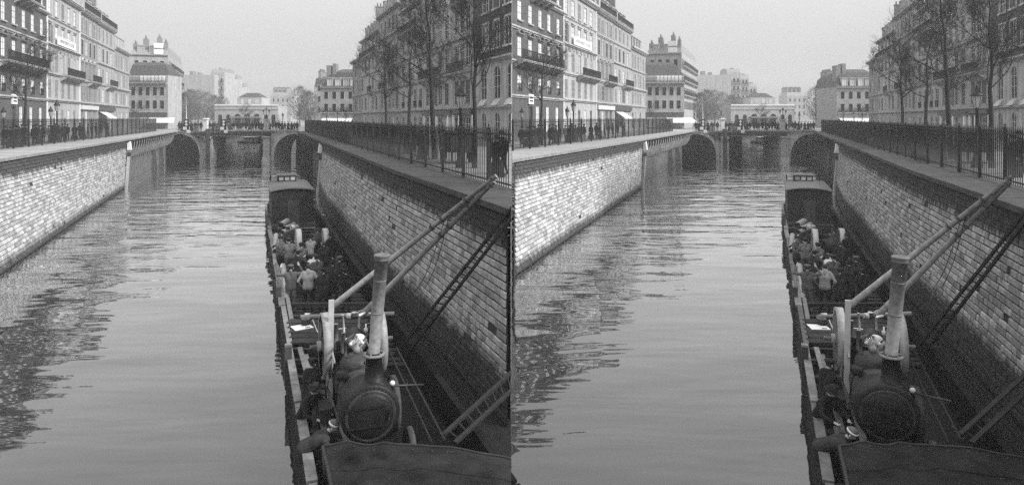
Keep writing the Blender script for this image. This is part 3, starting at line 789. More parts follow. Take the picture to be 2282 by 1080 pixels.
def left_terrace():
    n = cur.name
    def cols(pxs, U=24.0): return [U * F / (VPX - p) for p in pxs]
    # brick house nearest the camera
    c1 = [56.3, 59.2, 62.1, 65.1, 68.05, 71.0, 73.9, 77.1]
    rows = [(0.75, 3.5, 1.05, 'blind', '', [56.3, 59.2, 70.2, 73.4, 76.7]), (0, 3.4, 1.2, 'door', '', [68.1]), (4.9, 6.45, 1.15, 'blind', 'rail', c1), (8.25, 10.2, 1.15, 'blind', 'ped dark', c1), (11.75, 13.65, 1.15, 'blind', 'sill', c1), (15.1, 16.9, 1.1, 'blind', 'sill', c1)]
    def ex(t, FM, A, L):
        a = A(67.9)
        b = obj('sign_board', MB().box(-.75, .75, -.16, -.02, 0, 1.0), M_white, t, M=FM @ TM(a, 0, 3.65))
        for k in range(2): obj('lettering', MB().box(-.5, .5, -.168, -.162, .25 + k * .3, .4 + k * .3), M_iron, b)
        a0, a1 = A(68.8), A(74.8)
        b = obj('balcony_banner', MB().box(-.5, .9, -.88, -.85, 0, .95).box(1.3, 5.6, -.88, -.85, -.1, .8), M_white, t, M=FM @ TM(a0, 0, 7.95))
    bank_house('L', 50, 78.8, -24, f'dark brick house with white blinds and pediments beside the {n} canal', 17.4,
               [(4.2, .25, .3, False), (7.5, .3, .28, False), (10.75, .22, .3, False), (14.3, .35, .35, True), (17.1, .6, .6, True)], rows, M_brickB1,
               (2.8, 1.3, M_slate, [A * 3.2 + 1.6 for A in range(9)], (0.6, 15, 30.2)), balc=[(63.5, 76.6, 7.78, .95, True), (68, 73.6, 14.65, .9, True)], extra=ex, name='brick_house')
    c2 = [79.9 + .1, 82.9, 85.7, 88.5, 91.4]
    rows = [(0.6, 3.3, 1.15, ['blind', 'blind', 'glass', 'blind', 'glass'], '', c2), (4.75, 6.9, 1.3, 'shut', 'sur', c2), (7.9, 10.2, 1.3, ['shut', 'shut', 'curt', 'shut', 'curt'], 'sur', c2),
            (11.3, 13.5, 1.3, ['open', 'blind', 'blind', 'blind', 'blind'], 'sur lint', c2), (14.7, 16.7, 1.3, ['blind', 'blind', 'shut', 'blind', 'blind'], 'sur sill', c2)]
    def ex2(t, FM, A, L):
        a0, a1 = A(82.3), A(90.6); w = a1 - a0
        s = obj('sign_board', MB().box(-w / 2, w / 2, -.34, -.24, 0, 1.05).box(-w / 2 - .05, w / 2 + .05, -.37, -.34, 0, .08).box(-w / 2 - .05, w / 2 + .05, -.37, -.34, .97, 1.05), M_white, t, M=FM @ TM((a0 + a1) / 2, 0, 11.25))
        text_mesh('APPARTEMENTS A LOUER', .62, mat('sign_paint', .10, .8, .1), s, Matrix.Translation((0, -.345, .52)) @ Matrix.Rotation(math.pi / 2, 4, 'X'))
        for k in range(9): obj('frieze_panel', MB().box(-.5, .5, -.05, -.004, 0, .5), M_lime[1], t, M=FM @ TM(1.2 + k * 1.75, 0, 10.32))
        obj('pilaster_strip', MB().box(.02, .3, -.1, -.004, 0, 17.2), M_white, t, M=FM); obj('pilaster_strip', MB().box(L - .32, L - .02, -.1, -.004, 0, 17.2), M_white, t, M=FM)
    bank_house('L', 78.8, 94.2, -24, f'pale stone house with a painted letting sign beside the {n} canal', 17.7,
               [(4.25, .3, .35, False), (7.4, .25, .3, False), (10.9, .3, .28, False), (14.2, .15, .2, False), (17.3, .55, .6, True)], rows, M_lime[0],
               (2.8, 1.3, M_slate, [2.2 + 3 * k for k in range(5)], (16,)), balc=[(84.4, 93.5, 7.6, .9, True)], extra=ex2)
    c3 = [95.6, 97.9, 100.3, 102.9]
    rows = [(0.4, 3.4, 1.3, ['glass', 'blind', 'glass', 'glass'], '', c3), (4.75, 6.9, 1.3, ['shut', 'open', 'shut', 'shut'], 'dk', c3), (7.9, 10.1, 1.3, 'shut', 'dk lint', c3), (11.3, 13.4, 1.3, ['shut', 'curt', 'shut', 'shut'], 'dk sur', c3), (14.5, 16.5, 1.3, ['shut', 'shut', 'curt', 'shut'], 'dk sur', c3)]
    def ex3(t, FM, A, L):
        obj('shop_fascia', MB().box(.3, L - .3, -.28, -.01, 3.5, 4.1), M_awn, t, M=FM)
        for k in range(4):
            c = A(c3[k]); m = MB()
            for j in range(7):
                q0, q1 = math.pi * j / 7, math.pi * (j + 1) / 7
                m.bar((c + .62 * math.cos(q0), -.15, 10.3 + .5 * math.sin(q0)), (c + .62 * math.cos(q1), -.15, 10.3 + .5 * math.sin(q1)), .25, .13)
            obj('arched_hood', m, M_pale, t, M=FM)
    bank_house('L', 94.2, 105, -24, f'grey stone house with arched window hoods beside the {n} canal', 17.5,
               [(4.25, .3, .3, False), (7.4, .25, .3, False), (13.9, .2, .3, False), (17.1, .5, .5, True)], rows, M_lime[1],
               (3.2, 1.6, M_slate, [1.5 + 2.5 * k for k in range(4)], (11.2,)), balc=[(98.6, 104.4, 7.6, .8, True), (94.6, 104.7, 17.62, .6, True)], extra=ex3)
    c4 = [106.3, 109, 112, 115.2]
    rows = [(0.4, 3.3, 1.4, ['glass', 'blind', 'glass', 'blind'], '', c4), (4.75, 6.9, 1.3, ['shut', 'blind', 'open', 'blind'], '', c4), (7.9, 10.1, 1.3, ['blind', 'shut', 'blind', 'curt'], '', c4), (11.3, 13.4, 1.3, ['curt', 'shut', 'shut', 'blind'], 'sur', c4), (14.5, 16.5, 1.3, 'shut', 'sur', c4)]
    def ex4(t, FM, A, L):
        obj('shop_fascia', MB().box(.3, L - .3, -.28, -.01, 3.45, 4.1), M_shop, t, M=FM)
        m = MB(); m.quad((1, -.05, 3.3), (7, -.05, 3.3), (7, -1.6, 2.3), (1, -1.6, 2.3)); m.quad((1, -1.6, 2.3), (7, -1.6, 2.3), (7, -1.62, 2.0), (1, -1.62, 2.0))
        obj('awning', m, M_awn, t, M=FM)
    bank_house('L', 105, 118, -24, f'light stone house with attic balcony and steep roof beside the {n} canal', 17.4,
               [(4.25, .3, .3, False), (7.4, .25, .3, False), (10.8, .25, .2, True), (13.9, .2, .2, False), (17.0, .55, .5, True)], rows, M_lime[2],
               (3.6, 2.2, M_slate, [1.6 + 3 * k for k in range(4)], (13.2,), (0, .6)), balc=[(110.5, 117, 7.6, .8, True), (105.4, 117.6, 17.52, .6, True)], extra=ex4)
    c5 = [119.6, 121.9, 124.6, 126.8, 129.8]
    rows = [(0.4, 3.3, 1.2, ['glass', 'curt', 'blind', 'glass', 'blind'], '', c5), (4.75, 6.9, 1.3, ['shut', 'curt', 'shut', 'shut', 'blind'], 'arch', c5), (7.9, 10.2, 1.3, ['curt', 'shut', 'curt', 'shut', 'shut'], '', c5), (11.2, 13.6, 1.3, ['shut', 'shut', 'shut', 'curt', 'shut'], '', c5)]
    bank_house('L', 118, 132, -24, f'lower corner house with five window columns at the end of the left row of the {n} canal', 14.8,
               [(4.25, .3, .3, False), (7.3, .4, .35, True), (10.7, .25, .25, True), (14.4, .6, .6, True)], rows, M_lime[3],
               (3.2, 1.2, M_slate, [1.6 + 2.6 * k for k in range(5)], (.6,), (0, 1)), balc=[], extra=None)

def right_terrace():
    n = cur.name; U = 20
    def cv(pxs): return [U * F / (p - VPX) for p in pxs]
    # chapel-like building with round-arched windows
    cA = cv([1078, 1108, 1138, 1170, 1205])
    cB = [44.9 + 2.5 * k for k in range(7)]
    def exA(t, FM, A, L):
        for V in cA:
            a = A(V)
            if .6 < a < L - .6: obj('sloped_sill', MB().hexa([(a - .7, -.35, 3.3), (a + .7, -.35, 3.3), (a + .7, 0, 3.3), (a - .7, 0, 3.3), (a - .7, -.05, 3.75), (a + .7, -.05, 3.75), (a + .7, 0, 3.75), (a - .7, 0, 3.75)]), M_pale, t, M=FM)
    bank_house('R', 44, 60.4, U, f'dark hall with round-arched windows on a pale base nearest on the right of the {n} canal', 17.2,
               [(3.05, .25, .2, False), (6.9, .35, .3, True), (16.8, .5, .5, False)], [(0.2, 2.7, 1.2, 'glass', 'arch', cA), (3.8, 6.5, 1.45, 'glass', 'arch', cA), (8.0, 10.2, 1.45, ['glass', 'curt', 'shut', 'glass'], 'sur sill dk', cB), (11.2, 13.2, 1.45, ['glass', 'shut', 'glass'], 'sur sill dk', cB), (14.2, 16.0, 1.45, ['shut', 'glass'], 'sill dk', cB)],
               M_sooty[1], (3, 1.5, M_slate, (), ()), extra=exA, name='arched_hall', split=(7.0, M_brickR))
    c = cv([1018, 1031, 1043, 1053])
    def exS(fv):
        def f(t, FM, A, L):
            obj('shop_fascia', MB().box(.3, L - .3, -.25, -.01, 2.55, 3.0), M_shop, t, M=FM)
            for V in fv: obj('shop_pilaster', MB().box(A(V) - .15, A(V) + .15, -.2, -.01, 0, 2.55), M_white, t, M=FM)
        return f
    bank_house('R', 60.4, 66.7, U, f'tall stone house with dark open windows and a curved balcony right of the {n} canal', 17.9,
               [(3.05, .3, .25, False), (9.7, .2, .2, False), (17.5, .5, .5, True)], [(0.1, 2.4, 1.45, 'glass', '', c), (3.6, 5.8, 1.45, 'shut', 'sur dk', c), (7.1, 9.3, 1.45, 'glass', 'sur', c), (10.3, 12.7, 1.45, 'glass', 'sur', c), (13.7, 16, 1.45, 'glass', 'sur', c)],
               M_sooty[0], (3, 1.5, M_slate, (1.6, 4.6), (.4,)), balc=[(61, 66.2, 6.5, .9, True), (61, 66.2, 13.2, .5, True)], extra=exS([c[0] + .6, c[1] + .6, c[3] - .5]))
    c = cv([953, 967, 981, 996])
    bank_house('R', 66.7, 78.7, U, f'stone house with shop fronts and white door frames right of the {n} canal', 17.9,
               [(3.05, .3, .25, False), (6.35, .3, .25, False), (9.7, .2, .2, False), (17.5, .5, .5, True)], [(0.1, 2.4, 1.45, ['glass', 'blind', 'glass', 'blind'], 'sur', c), (3.6, 5.8, 1.45, ['glass', 'open', 'glass', 'shut'], 'sur', c), (7.1, 9.3, 1.45, ['glass', 'curt', 'shut', 'glass'], 'sur', c), (10.3, 12.7, 1.45, ['shut', 'glass', 'shut', 'glass'], 'sur', c), (13.7, 16, 1.45, ['glass', 'glass', 'shut', 'curt'], '', c)],
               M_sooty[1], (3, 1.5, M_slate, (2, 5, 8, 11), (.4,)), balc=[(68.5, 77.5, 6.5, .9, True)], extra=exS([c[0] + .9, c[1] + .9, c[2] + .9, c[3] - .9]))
    c = cv([899, 912, 925, 937])
    bank_house('R', 78.7, 90, U, f'stone house with long top balcony and rusticated base right of the {n} canal', 16.2,
               [(3.05, .3, .25, False), (6.35, .25, .25, False), (9.7, .2, .2, False), (12.9, .2, .2, False), (15.8, .5, .45, True)], [(0.4, 2.4, 1.45, 'glass', '', c), (3.6, 5.8, 1.45, ['glass', 'shut', 'glass', 'glass'], 'rail', c), (7.1, 9.3, 1.45, ['shut', 'glass', 'curt', 'shut'], 'sur', c), (10.3, 12.6, 1.45, ['glass', 'shut', 'shut', 'glass'], 'sur', c), (13.5, 15.4, 1.45, 'glass', 'sur', c)],
               M_sooty[1], (3.2, 1.6, M_slate, (2, 5, 8, 11), (.4,)), balc=[(79, 89.7, 13.05, .7, True)])
    c = cv([851, 859, 868, 876, 885])
    bank_house('R', 90, 105.5, U, f'narrow-windowed tall stone house mid-way in the right row of the {n} canal', 17.9,
               [(3.05, .3, .25, False), (6.35, .25, .25, False), (14.0, .3, .25, True), (17.5, .5, .45, True)], [(0.4, 2.5, 1.2, ['glass', 'blind'], '', c), (3.6, 5.8, 1.45, ['glass', 'shut', 'glass'], '', c), (7.1, 9.3, 1.45, ['shut', 'glass', 'shut'], 'sur', c), (10.3, 12.6, 1.45, ['glass', 'shut', 'shut', 'glass'], 'sur', c), (14.6, 16.8, 1.45, ['glass', 'shut'], 'sur', c)],
               M_sooty[0], (3.2, 1.6, M_slate, (2, 5, 8, 11, 14), (.4,)), balc=[(96, 102, 6.5, .8, True)])
    c = cv([808, 815, 823, 831, 839])
    bank_house('R', 105.5, 122, U, f'paler stone house with iron balconies near the end of the right row of the {n} canal', 16.0,
               [(3.05, .3, .25, False), (6.35, .25, .25, False), (9.6, .2, .2, False), (12.6, .3, .2, False), (15.6, .5, .45, True)], [(0.4, 2.5, 1.2, ['curt', 'glass'], '', c), (3.6, 5.8, 1.45, ['glass', 'shut', 'curt'], '', c), (7.1, 9.3, 1.45, ['shut', 'curt', 'glass'], '', c), (10.3, 12.3, 1.45, ['glass', 'shut', 'shut', 'glass'], '', c), (13.2, 15.2, 1.45, ['glass', 'shut'], '', c)],
               M_sooty[1], (3.4, 1.4, M_slate, (2, 5, 8, 11, 14), (.4, 17), (.6, 0)), balc=[(108, 112, 6.5, .8, True), (106, 121.6, 12.8, .6, True)])
    c = cv([788, 793, 798])
    bank_house('R', 122, 133, U, f'lowest stone house at the far end of the right row of the {n} canal', 13.2,
               [(3.05, .3, .25, False), (6.35, .25, .25, True), (12.8, .6, .5, True)], [(0.4, 2.5, 1.2, ['curt', 'glass'], '', c), (3.6, 5.8, 1.45, ['glass', 'shut', 'curt'], '', c), (7.1, 9.3, 1.45, ['shut', 'curt', 'glass'], '', c), (10.3, 12.3, 1.45, ['glass', 'shut'], '', c)],
               M_sooty[2], (2.2, .6, M_zinc, (), (9.5,), (1, 0)))

def far_window(par, FM, x, z, w, h, mt2=None):
    m = cached(('fw', round(w, 1), round(h, 1)), lambda: MB().box(-w / 2, w / 2, -.03, .1, 0, h).box(-w / 2 + .1, w / 2 - .1, -.05, -.03, .1, h - .1, 1).mesh('window'))
    return obj('window', m, [M_frame, M_glass], par, M=FM @ TM(x, 0, z))

def block(name, label, U0, U1, V, H, D=9.0, wm=None, rows=(), roof=None, ledges=(), cat='building', extra=None, group=None, sidewin=0, along=False):
    """free-standing house seen from the front across the square"""
    L = U1 - U0
    t = thing(name, label, cat, U0, V, GZ - .02, along=along, group=group); FM = Matrix.Identity(4)
    obj('wall', MB().box(0, L, 0, D, 0, H), wm or M_far, t)
    for z, h, w, nn, xa, xb in rows:
        for k in range(nn): far_window(t, FM, xa + (xb - xa) * (k + .5) / nn, z, w, h)
    for z, out, h in ledges: cornice(t, FM, 0, L, z, out, h, wm or M_far)
    if sidewin:                                      # flank that runs on along the canal
        FS = TM(L, 0, 0) @ Matrix.Rotation(math.pi / 2, 4, 'Z')
        z = 4.2
        while z < H - 2:
            for k in range(int(D / 2.4)): far_window(t, FS, 1.4 + 2.4 * k, z, 1.5, 2.0)
            z += 3.1
    if roof: mansard(t, FM, L, H, D, *roof)
    if extra: extra(t)
    return t

def backdrop():
    n = cur.name
    U = lambda px, V: (px - VPX) * V / F
    # corner block behind the left row: low house in front, tall one behind
    def ex(t):
        L = U(374, 142) - U(285, 142)
        balcony(t, Matrix.Identity(4), .1, L - .1, 9.7, .7, True)
        for k in range(7): obj('window', MB().box(2.6 + k * .78, 3.2 + k * .78, -.04, .1, 9.9, 11.2), M_blind, t)
        obj('shop_fascia', MB().box(.2, L - .2, -.2, -.005, 2.6, 3.3), M_shop, t)
        for k in range(4): obj('shop_window', MB().box(.6 + k * 2, 2.1 + k * 2, -.06, .05, .3, 2.5), M_curtain, t)
        m = MB(); m.quad((4.5, -.05, 2.4), (L + 1.5, -.05, 2.4), (L + 2.5, -2.4, 1.3), (5, -2.4, 1.3)); obj('awning', m, M_awn, t)
    block('corner_house', f'low corner house with white attic windows and shop at the left bridge end of the {n} canal', U(285, 142), U(374, 142), 142, 11.3, 6, M_far,
          [(4.2, 1.9, 1.0, 5, .4, 8.0), (7.0, 1.9, 1.0, 5, .4, 8.0)], (2.3, .7, M_slate, (), (), (0, 1)), [(3.4, .25, .2), (9.4, .4, .25)], extra=ex)
    def ex2(t):
        for k in range(2): obj('roof_sign', MB().box(4.9, 6.8, -.3, -.05, 16.7 + k * 1.4, 17.8 + k * 1.4), M_white, t)
        for x, w, h in ((.6, .9, 19.0), (2.6, 1.0, 20.2), (5.4, .9, 20.6), (6.8, .7, 19.6)):
            b = MB(); b.box(x, x + w, 1, 3, 15, h)
            for j in range(3): b.lathe([(.16, 0), (.12, .8)], 6, (x + w / 2, 1.3 + j * .7, h))
            obj('chimney', b, M_chim, t)
        for z in (7.4, 10.6, 13.8): balcony(t, TM(U(366, 150) - U(288, 150), 0, 0) @ Matrix.Rotation(math.pi / 2, 4, 'Z'), .5, 32, z, .6, True)
    block('apartment_building', f'tall stepped apartment block with chimneys behind the corner house of the {n} canal', U(288, 150), U(366, 150), 150, 16.6, 33, M_far,
          [(13.4, 1.9, 1.0, 4, .6, 7.4)], (2.0, .7, M_zinc, (2.2, 4.6), (), (1, .3)), [(16.3, .4, .3)], extra=ex2, sidewin=1, along=True)
    # far houses beyond the square
    block('apartment_building', f'far house with a blank party wall left of the square of the {n} canal', U(400, 260), U(478, 260), 260, 19.0, 10, M_far, [], None, (), group=None,
          extra=lambda t: obj('chimney', MB().box(3, 4.2, 2, 5, 19, 20.6).box(6, 6.8, 2, 5, 19, 20.2), M_chim, t))
    for i, (pa, pb, V, H) in enumerate(((470, 500, 264, 20.2), (500, 518, 275, 18.6), (518, 536, 288, 15.8))):
        L = U(pb, V) - U(pa, V)
        def exb(t, L=L, H=H):
            for z in (6.5, 9.7, 12.9, 16.1):
                if z < H - 1: balcony(t, Matrix.Identity(4), .1, L - .1, z, .6, True)
            for k in range(3): obj('chimney', MB().box(.4 + k * L / 3, 1.3 + k * L / 3, 2, 4, H, H + 1.6 + .4 * (k % 2)), M_chim, t)
        block('apartment_building', f'{("first", "second", "last")[i]} balconied house from the blank wall in the far left row of the {n} canal', U(pa, V), U(pb, V), V, H, 10, M_far,
              [(3.8 + 3.1 * k, 1.9, .9, max(2, int(L / 1.7)), .3, L - .3) for k in range(int((H - 5) / 3.1) + 1)], (1.4, .5, M_zinc, (), (), (0, 0)), (), extra=exb)
    block('apartment_building', f'small far block with row of chimney pots right of the station of the {n} canal', U(603, 320), U(648, 320), 320, 13.0, 10, M_far,
          [(3.8 + 3.1 * k, 1.8, .9, 4, .4, 9.2) for k in range(3)], (1.6, .6, M_zinc, (), (1, 3, 5, 7), (.6, .6)))
    block('apartment_building', f'long low far house closing the view behind the station of the {n} canal', U(560, 360), U(720, 360), 360, 8.0, 10, M_far,
          [(3.8, 1.8, .9, 10, .4, 36)], (2, 1, M_zinc, (), (3, 12, 20, 30)))
    block('apartment_building', f'far house beside the bare tree right of the square of the {n} canal', U(700, 190), U(740, 190), 190, 11, 10, M_far, [(3.8 + 3 * k, 1.8, .9, 2, .4, 4.6) for k in range(3)], (2.5, .8, M_slate, (), (1,)))
    def ex3(t):
        L = U(800, 150) - U(714, 150)
        m = MB(); m.quad((.4, -.05, 2.3), (7.2, -.05, 2.3), (7.2, -1.8, 1.4), (.4, -1.8, 1.4)); obj('awning', m, M_awn, t)
        obj('chimney', MB().box(.8, 1.8, 2, 4, 9, 14.2).box(2.2, 3, 2, 4, 9, 14.6), M_chim, t)
        balcony(t, Matrix.Identity(4), .1, L - .1, 3.5, .4, True)
    block('corner_house', f'mansard-roofed corner house with awning at the right bridge end of the {n} canal', U(714, 150), U(800, 150), 150, 9.2, 10, mat('hazy_facade_dark', .28, .9, .2, .8),
          [(.4, 1.8, 1.2, 4, .4, 7.6), (3.8, 1.8, 1.0, 4, .4, 7.6), (6.5, 1.8, 1.0, 4, .4, 7.6)], (3.4, .9, M_slate, (2.0, 3.8, 5.6, 7.2), (), (1, 0)), [(3.2, .2, .2), (8.9, .4, .3)], extra=ex3)
    # little white station in the square
    def ex4(t):
        I = Matrix.Identity(4)
        for x in (1.6, 3.8, 14.2, 16.2):
            obj('arched_window', MB().box(-.5, .5, -.05, .05, 0, 2.0).lathe([(.5, -.05), (.5, .05)], 14, (0, 0, 2.0), 'Y'), M_glass, t, M=I @ TM(x, 0, .8))
        for x in (6.4, 9.0, 11.6):
            obj('arched_window', MB().box(-.8, .8, -.05, .05, 0, 1.9).lathe([(.8, -.05), (.8, .05)], 14, (0, 0, 1.9), 'Y'), M_glass, t, M=I @ TM(x, 0, .8))
        obj('canopy', MB().box(4.9, 13.0, -2.0, -.05, 2.35, 2.75), mat('canopy_grey', .2, .7, .2, 2), t)
        for x in (5.2, 9, 12.7): obj('canopy_post', MB().tube((x, -1.8, 0), (x, -1.8, 2.35), .07, .07, 6), M_iron, t)
        u = obj('upper_storey', MB().box(5.8, 12.6, 1, 7, 5.7, 8.0), mat('white_render', .45), t)
        obj('roof', MB().hexa([(6.0, 1.2, 8.05), (12.2, 1.2, 8.05), (12.2, 6.8, 8.05), (6.0, 6.8, 8.05), (7.6, 3, 9.3), (10.6, 3, 9.3), (10.6, 5, 9.3), (7.6, 5, 9.3)]), M_slate, u)
        for x in (7.2, 9.2, 11.2): obj('window', MB().box(x - .4, x + .4, .95, 1, 6.2, 7.5), M_curtain, u)
        for x0, x1 in ((0, 4.7), (4.7, 12.7), (12.7, 17.5)): obj('parapet', MB().box(x0, x1 - .05, -.15, .25, 5.7, 6.1), M_white, t)
    block('station_building', f'little white station with arched windows and canopy in the square of the {n} canal', U(478, 185), U(620, 185), 185, 5.7, 8, mat('white_render', .4, .8, .1, 1.5, streak=.15), [], None, [(4.6, .15, .15)], extra=ex4)
# ---------------------------------------------------------------- bare trees, lamps
M_bark = mat('bark', 0.022, 0.9, 0.4, 5, 0.6, 20)
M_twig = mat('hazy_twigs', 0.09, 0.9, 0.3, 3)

def bare_tree(seed, H, r0, fork, spread=1.0, twigs=True):
    rr = random.Random(seed); tr = MB(); br = MB()
    pts = [Vector((0, 0, 0))]
    lean = Vector((rr.uniform(-.04, .04), rr.uniform(-.04, .04), 0))
    n = 9
    for k in range(1, n + 1): pts.append(Vector((lean.x * H * k / n + rr.uniform(-.05, .05) * k / 4, lean.y * H * k / n + rr.uniform(-.05, .05) * k / 4, H * .8 * k / n)))
    for k in range(n): tr.tube(pts[k], pts[k + 1], r0 * (1 - .85 * k / n), r0 * (1 - .85 * (k + 1) / n), 8, k == 0)
    def grow(p, d, L, r, dep):
        seg = 3; q = p
        for k in range(seg):
            d = (d + Vector((rr.uniform(-.25, .25), rr.uniform(-.25, .25), rr.uniform(-.05, .3)))).normalized()
            e = q + d * (L / seg); ra = r * (1 - .6 * k / seg); rb = r * (1 - .6 * (k + 1) / seg)
            br.tube(q, e, ra, rb, 5 if dep < 2 else 3, False)
            if dep < (4 if twigs else 3):
                for _ in range(2 if dep else (2 if k else 1)):
                    t = Vector((rr.gauss(0, 1), rr.gauss(0, 1), rr.gauss(0.25, .7))).normalized()
                    nd = (d * .75 + t * .85).normalized()
                    if dep < 3 or rr.random() < .24: grow(e, nd, L * rr.uniform(.45, .65), max(rb * .66, .007), dep + 1)
            q = e
    for k in range(2, n + 1):
        h = pts[k].z
        if h < fork: continue
        m = 2 if k < n else 3
        for _ in range(m):
            a = rr.uniform(0, 6.28); up = rr.uniform(.15, .8)
            d = Vector((math.cos(a), math.sin(a), up)).normalized()
            L = H * .27 * spread * (1.15 - .6 * k / n) * rr.uniform(.7, 1.2)
            grow(pts[k], d, L, r0 * (1 - .8 * k / n) * .5, 0 if k < n - 1 else 1)
    return tr.mesh('trunk'), br.mesh('crown')

def dense_tree(seed, H, w):
    """far winter tree: a cloud of fine twigs"""
    rr = random.Random(seed); br = MB(); tr = MB()
    tr.tube((0, 0, 0), (0, 0, H * .45), .2, .12, 7)
    for k in range(1700):
        a = rr.uniform(0, 6.28); z = rr.uniform(.16, 1.0); q = (z - .16) / .84
        rmax = w * (math.sin(math.pi * min(1, q * .92 + .08)) ** .6)
        r = rmax * math.sqrt(rr.random()) * rr.uniform(.75, 1.12)
        p = Vector((r * math.cos(a), r * math.sin(a), z * H))
        d = Vector((math.cos(a) * rr.uniform(.1, 1), math.sin(a) * rr.uniform(.1, 1), rr.uniform(.4, 1.4))).normalized() * rr.uniform(.5, 1.3)
        x = d.cross(Vector((rr.random(), rr.random(), rr.random()))).normalized() * rr.uniform(.018, .045)
        br._a([p - x, p + x, p + d], [(0, 1, 2)])
    for k in range(22):
        a = rr.uniform(0, 6.28); d = Vector((math.cos(a) * w * .8, math.sin(a) * w * .8, H * rr.uniform(.15, .45)))
        p = Vector((0, 0, H * rr.uniform(.2, .45))); br.tube(p, p + d, .07, .02, 4, False)
    return tr.mesh('trunk'), br.mesh('crown')

def put_tree(name, label, U, V, meshes, rz, sc=1.0, group=None, mt=None, clip=False):
    t = thing(name, label, 'tree', U, V, GZ - .03, rz, group); t.scale = (sc, sc, sc)
    a = obj('trunk', meshes[0], mt or M_bark, t); b = obj('crown', meshes[1], mt or M_bark, t)
    if clip:
        for o in (t, a, b): clipmark(o)

def trees():
    n = cur.name
    T = [cached(('bt', i), lambda i=i: bare_tree(20 + i, (10.5, 10.5, 10.5, 12)[i], (.14, .13, .14, .16)[i], (2.8, 3.0, 3.4, 3.2)[i], .78)) for i in range(4)]
    put_tree('bare_tree', f'bare street tree in front of the brick house on the left quay of the {n} canal', -19.3, 57.0, T[0], .4, 1.0, 'bare street trees on the quays', clip=True)
    for i, (px, sc, which) in enumerate(((863, 1.0, 'farthest'), (908, .95, 'second farthest'), (969, 1.05, 'second nearest'), (1058, .95, 'nearest'))):
        V = 10 * F / (px - VPX)
        put_tree('bare_tree', f'{which} of the four bare trees along the right quay of the {n} canal', 10, V, T[(i + 1) % 4], i * 1.3, sc, 'bare street trees on the quays', clip=True)
    s = cached('small', lambda: bare_tree(41, 6.5, .12, 2.0, 1.2))
    put_tree('bare_tree', f'small bare tree before the white station of the {n} canal', -1.75, 178, s, 0, .95, None)
    put_tree('bare_tree', f'bare forked tree by the low corner house of the {n} canal', -23.2, 136, T[2], 2, .62)
    put_tree('bare_tree', f'bare tree leaning beside the mansard corner house of the {n} canal', 19.3, 138, T[1], 3, .55)
    D = [cached(('dt', i), lambda i=i: dense_tree(60 + i, (9.5, 8.4, 10.5)[i], (3.6, 3.2, 3.4)[i])) for i in range(3)]
    for i, (px, V, k, sc) in enumerate(((408, 172, 1, 1.0), (424, 180, 0, 1.0), (442, 188, 2, .95), (460, 195, 0, 1.0), (478, 205, 1, 1.05), (494, 215, 0, .95))):
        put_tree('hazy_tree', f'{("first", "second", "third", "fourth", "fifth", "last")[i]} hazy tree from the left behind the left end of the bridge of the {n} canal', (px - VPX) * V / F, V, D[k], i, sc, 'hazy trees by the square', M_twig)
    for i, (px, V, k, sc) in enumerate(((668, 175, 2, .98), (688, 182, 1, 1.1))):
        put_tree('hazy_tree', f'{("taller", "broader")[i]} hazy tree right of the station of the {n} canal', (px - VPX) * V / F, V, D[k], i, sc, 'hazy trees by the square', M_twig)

def lamp_mesh():
    p = MB(); p.lathe([(.20, 0), (.2, .25), (.14, .35), (.13, .7), (.07, .8), (.055, 2.3), (.09, 2.34), (.05, 2.4)], 10)
    p.bar((-.28, 0, 2.15), (.28, 0, 2.15), .03, .03)
    l = MB(); l.lathe([(.10, 2.4), (.19, 2.85), (.19, 2.87)], 6, smooth=False)
    h = MB(); h.lathe([(.25, 2.87), (.22, 2.93), (.13, 3.05), (.12, 3.12), (.05, 3.2), (.06, 3.25), (.01, 3.36)], 8)
    for k in range(6):
        a = math.pi / 3 * k; h.bar((.10 * math.cos(a), .10 * math.sin(a), 2.4), (.19 * math.cos(a), .19 * math.sin(a), 2.87), .015, .015)
    return p.mesh('post'), l.mesh('lantern_glass'), h.mesh('lantern_frame')
M_lglass = mat('lantern_glass', 0.35, 0.2, 0.1, 4, spec=.5)
def lamp(label, U, V, sc=1.0, clip=False, z=GZ):
    a = cached('lamp', lamp_mesh)
    t = thing('street_lamp', label, 'street lamp', U, V, z - .01, 0, 'gas street lamps'); t.scale = (sc,) * 3
    for nm, m, mt in (('post', a[0], M_iron), ('lantern_glass', a[1], M_lglass), ('lantern_frame', a[2], M_iron)): obj(nm, m, mt, t)
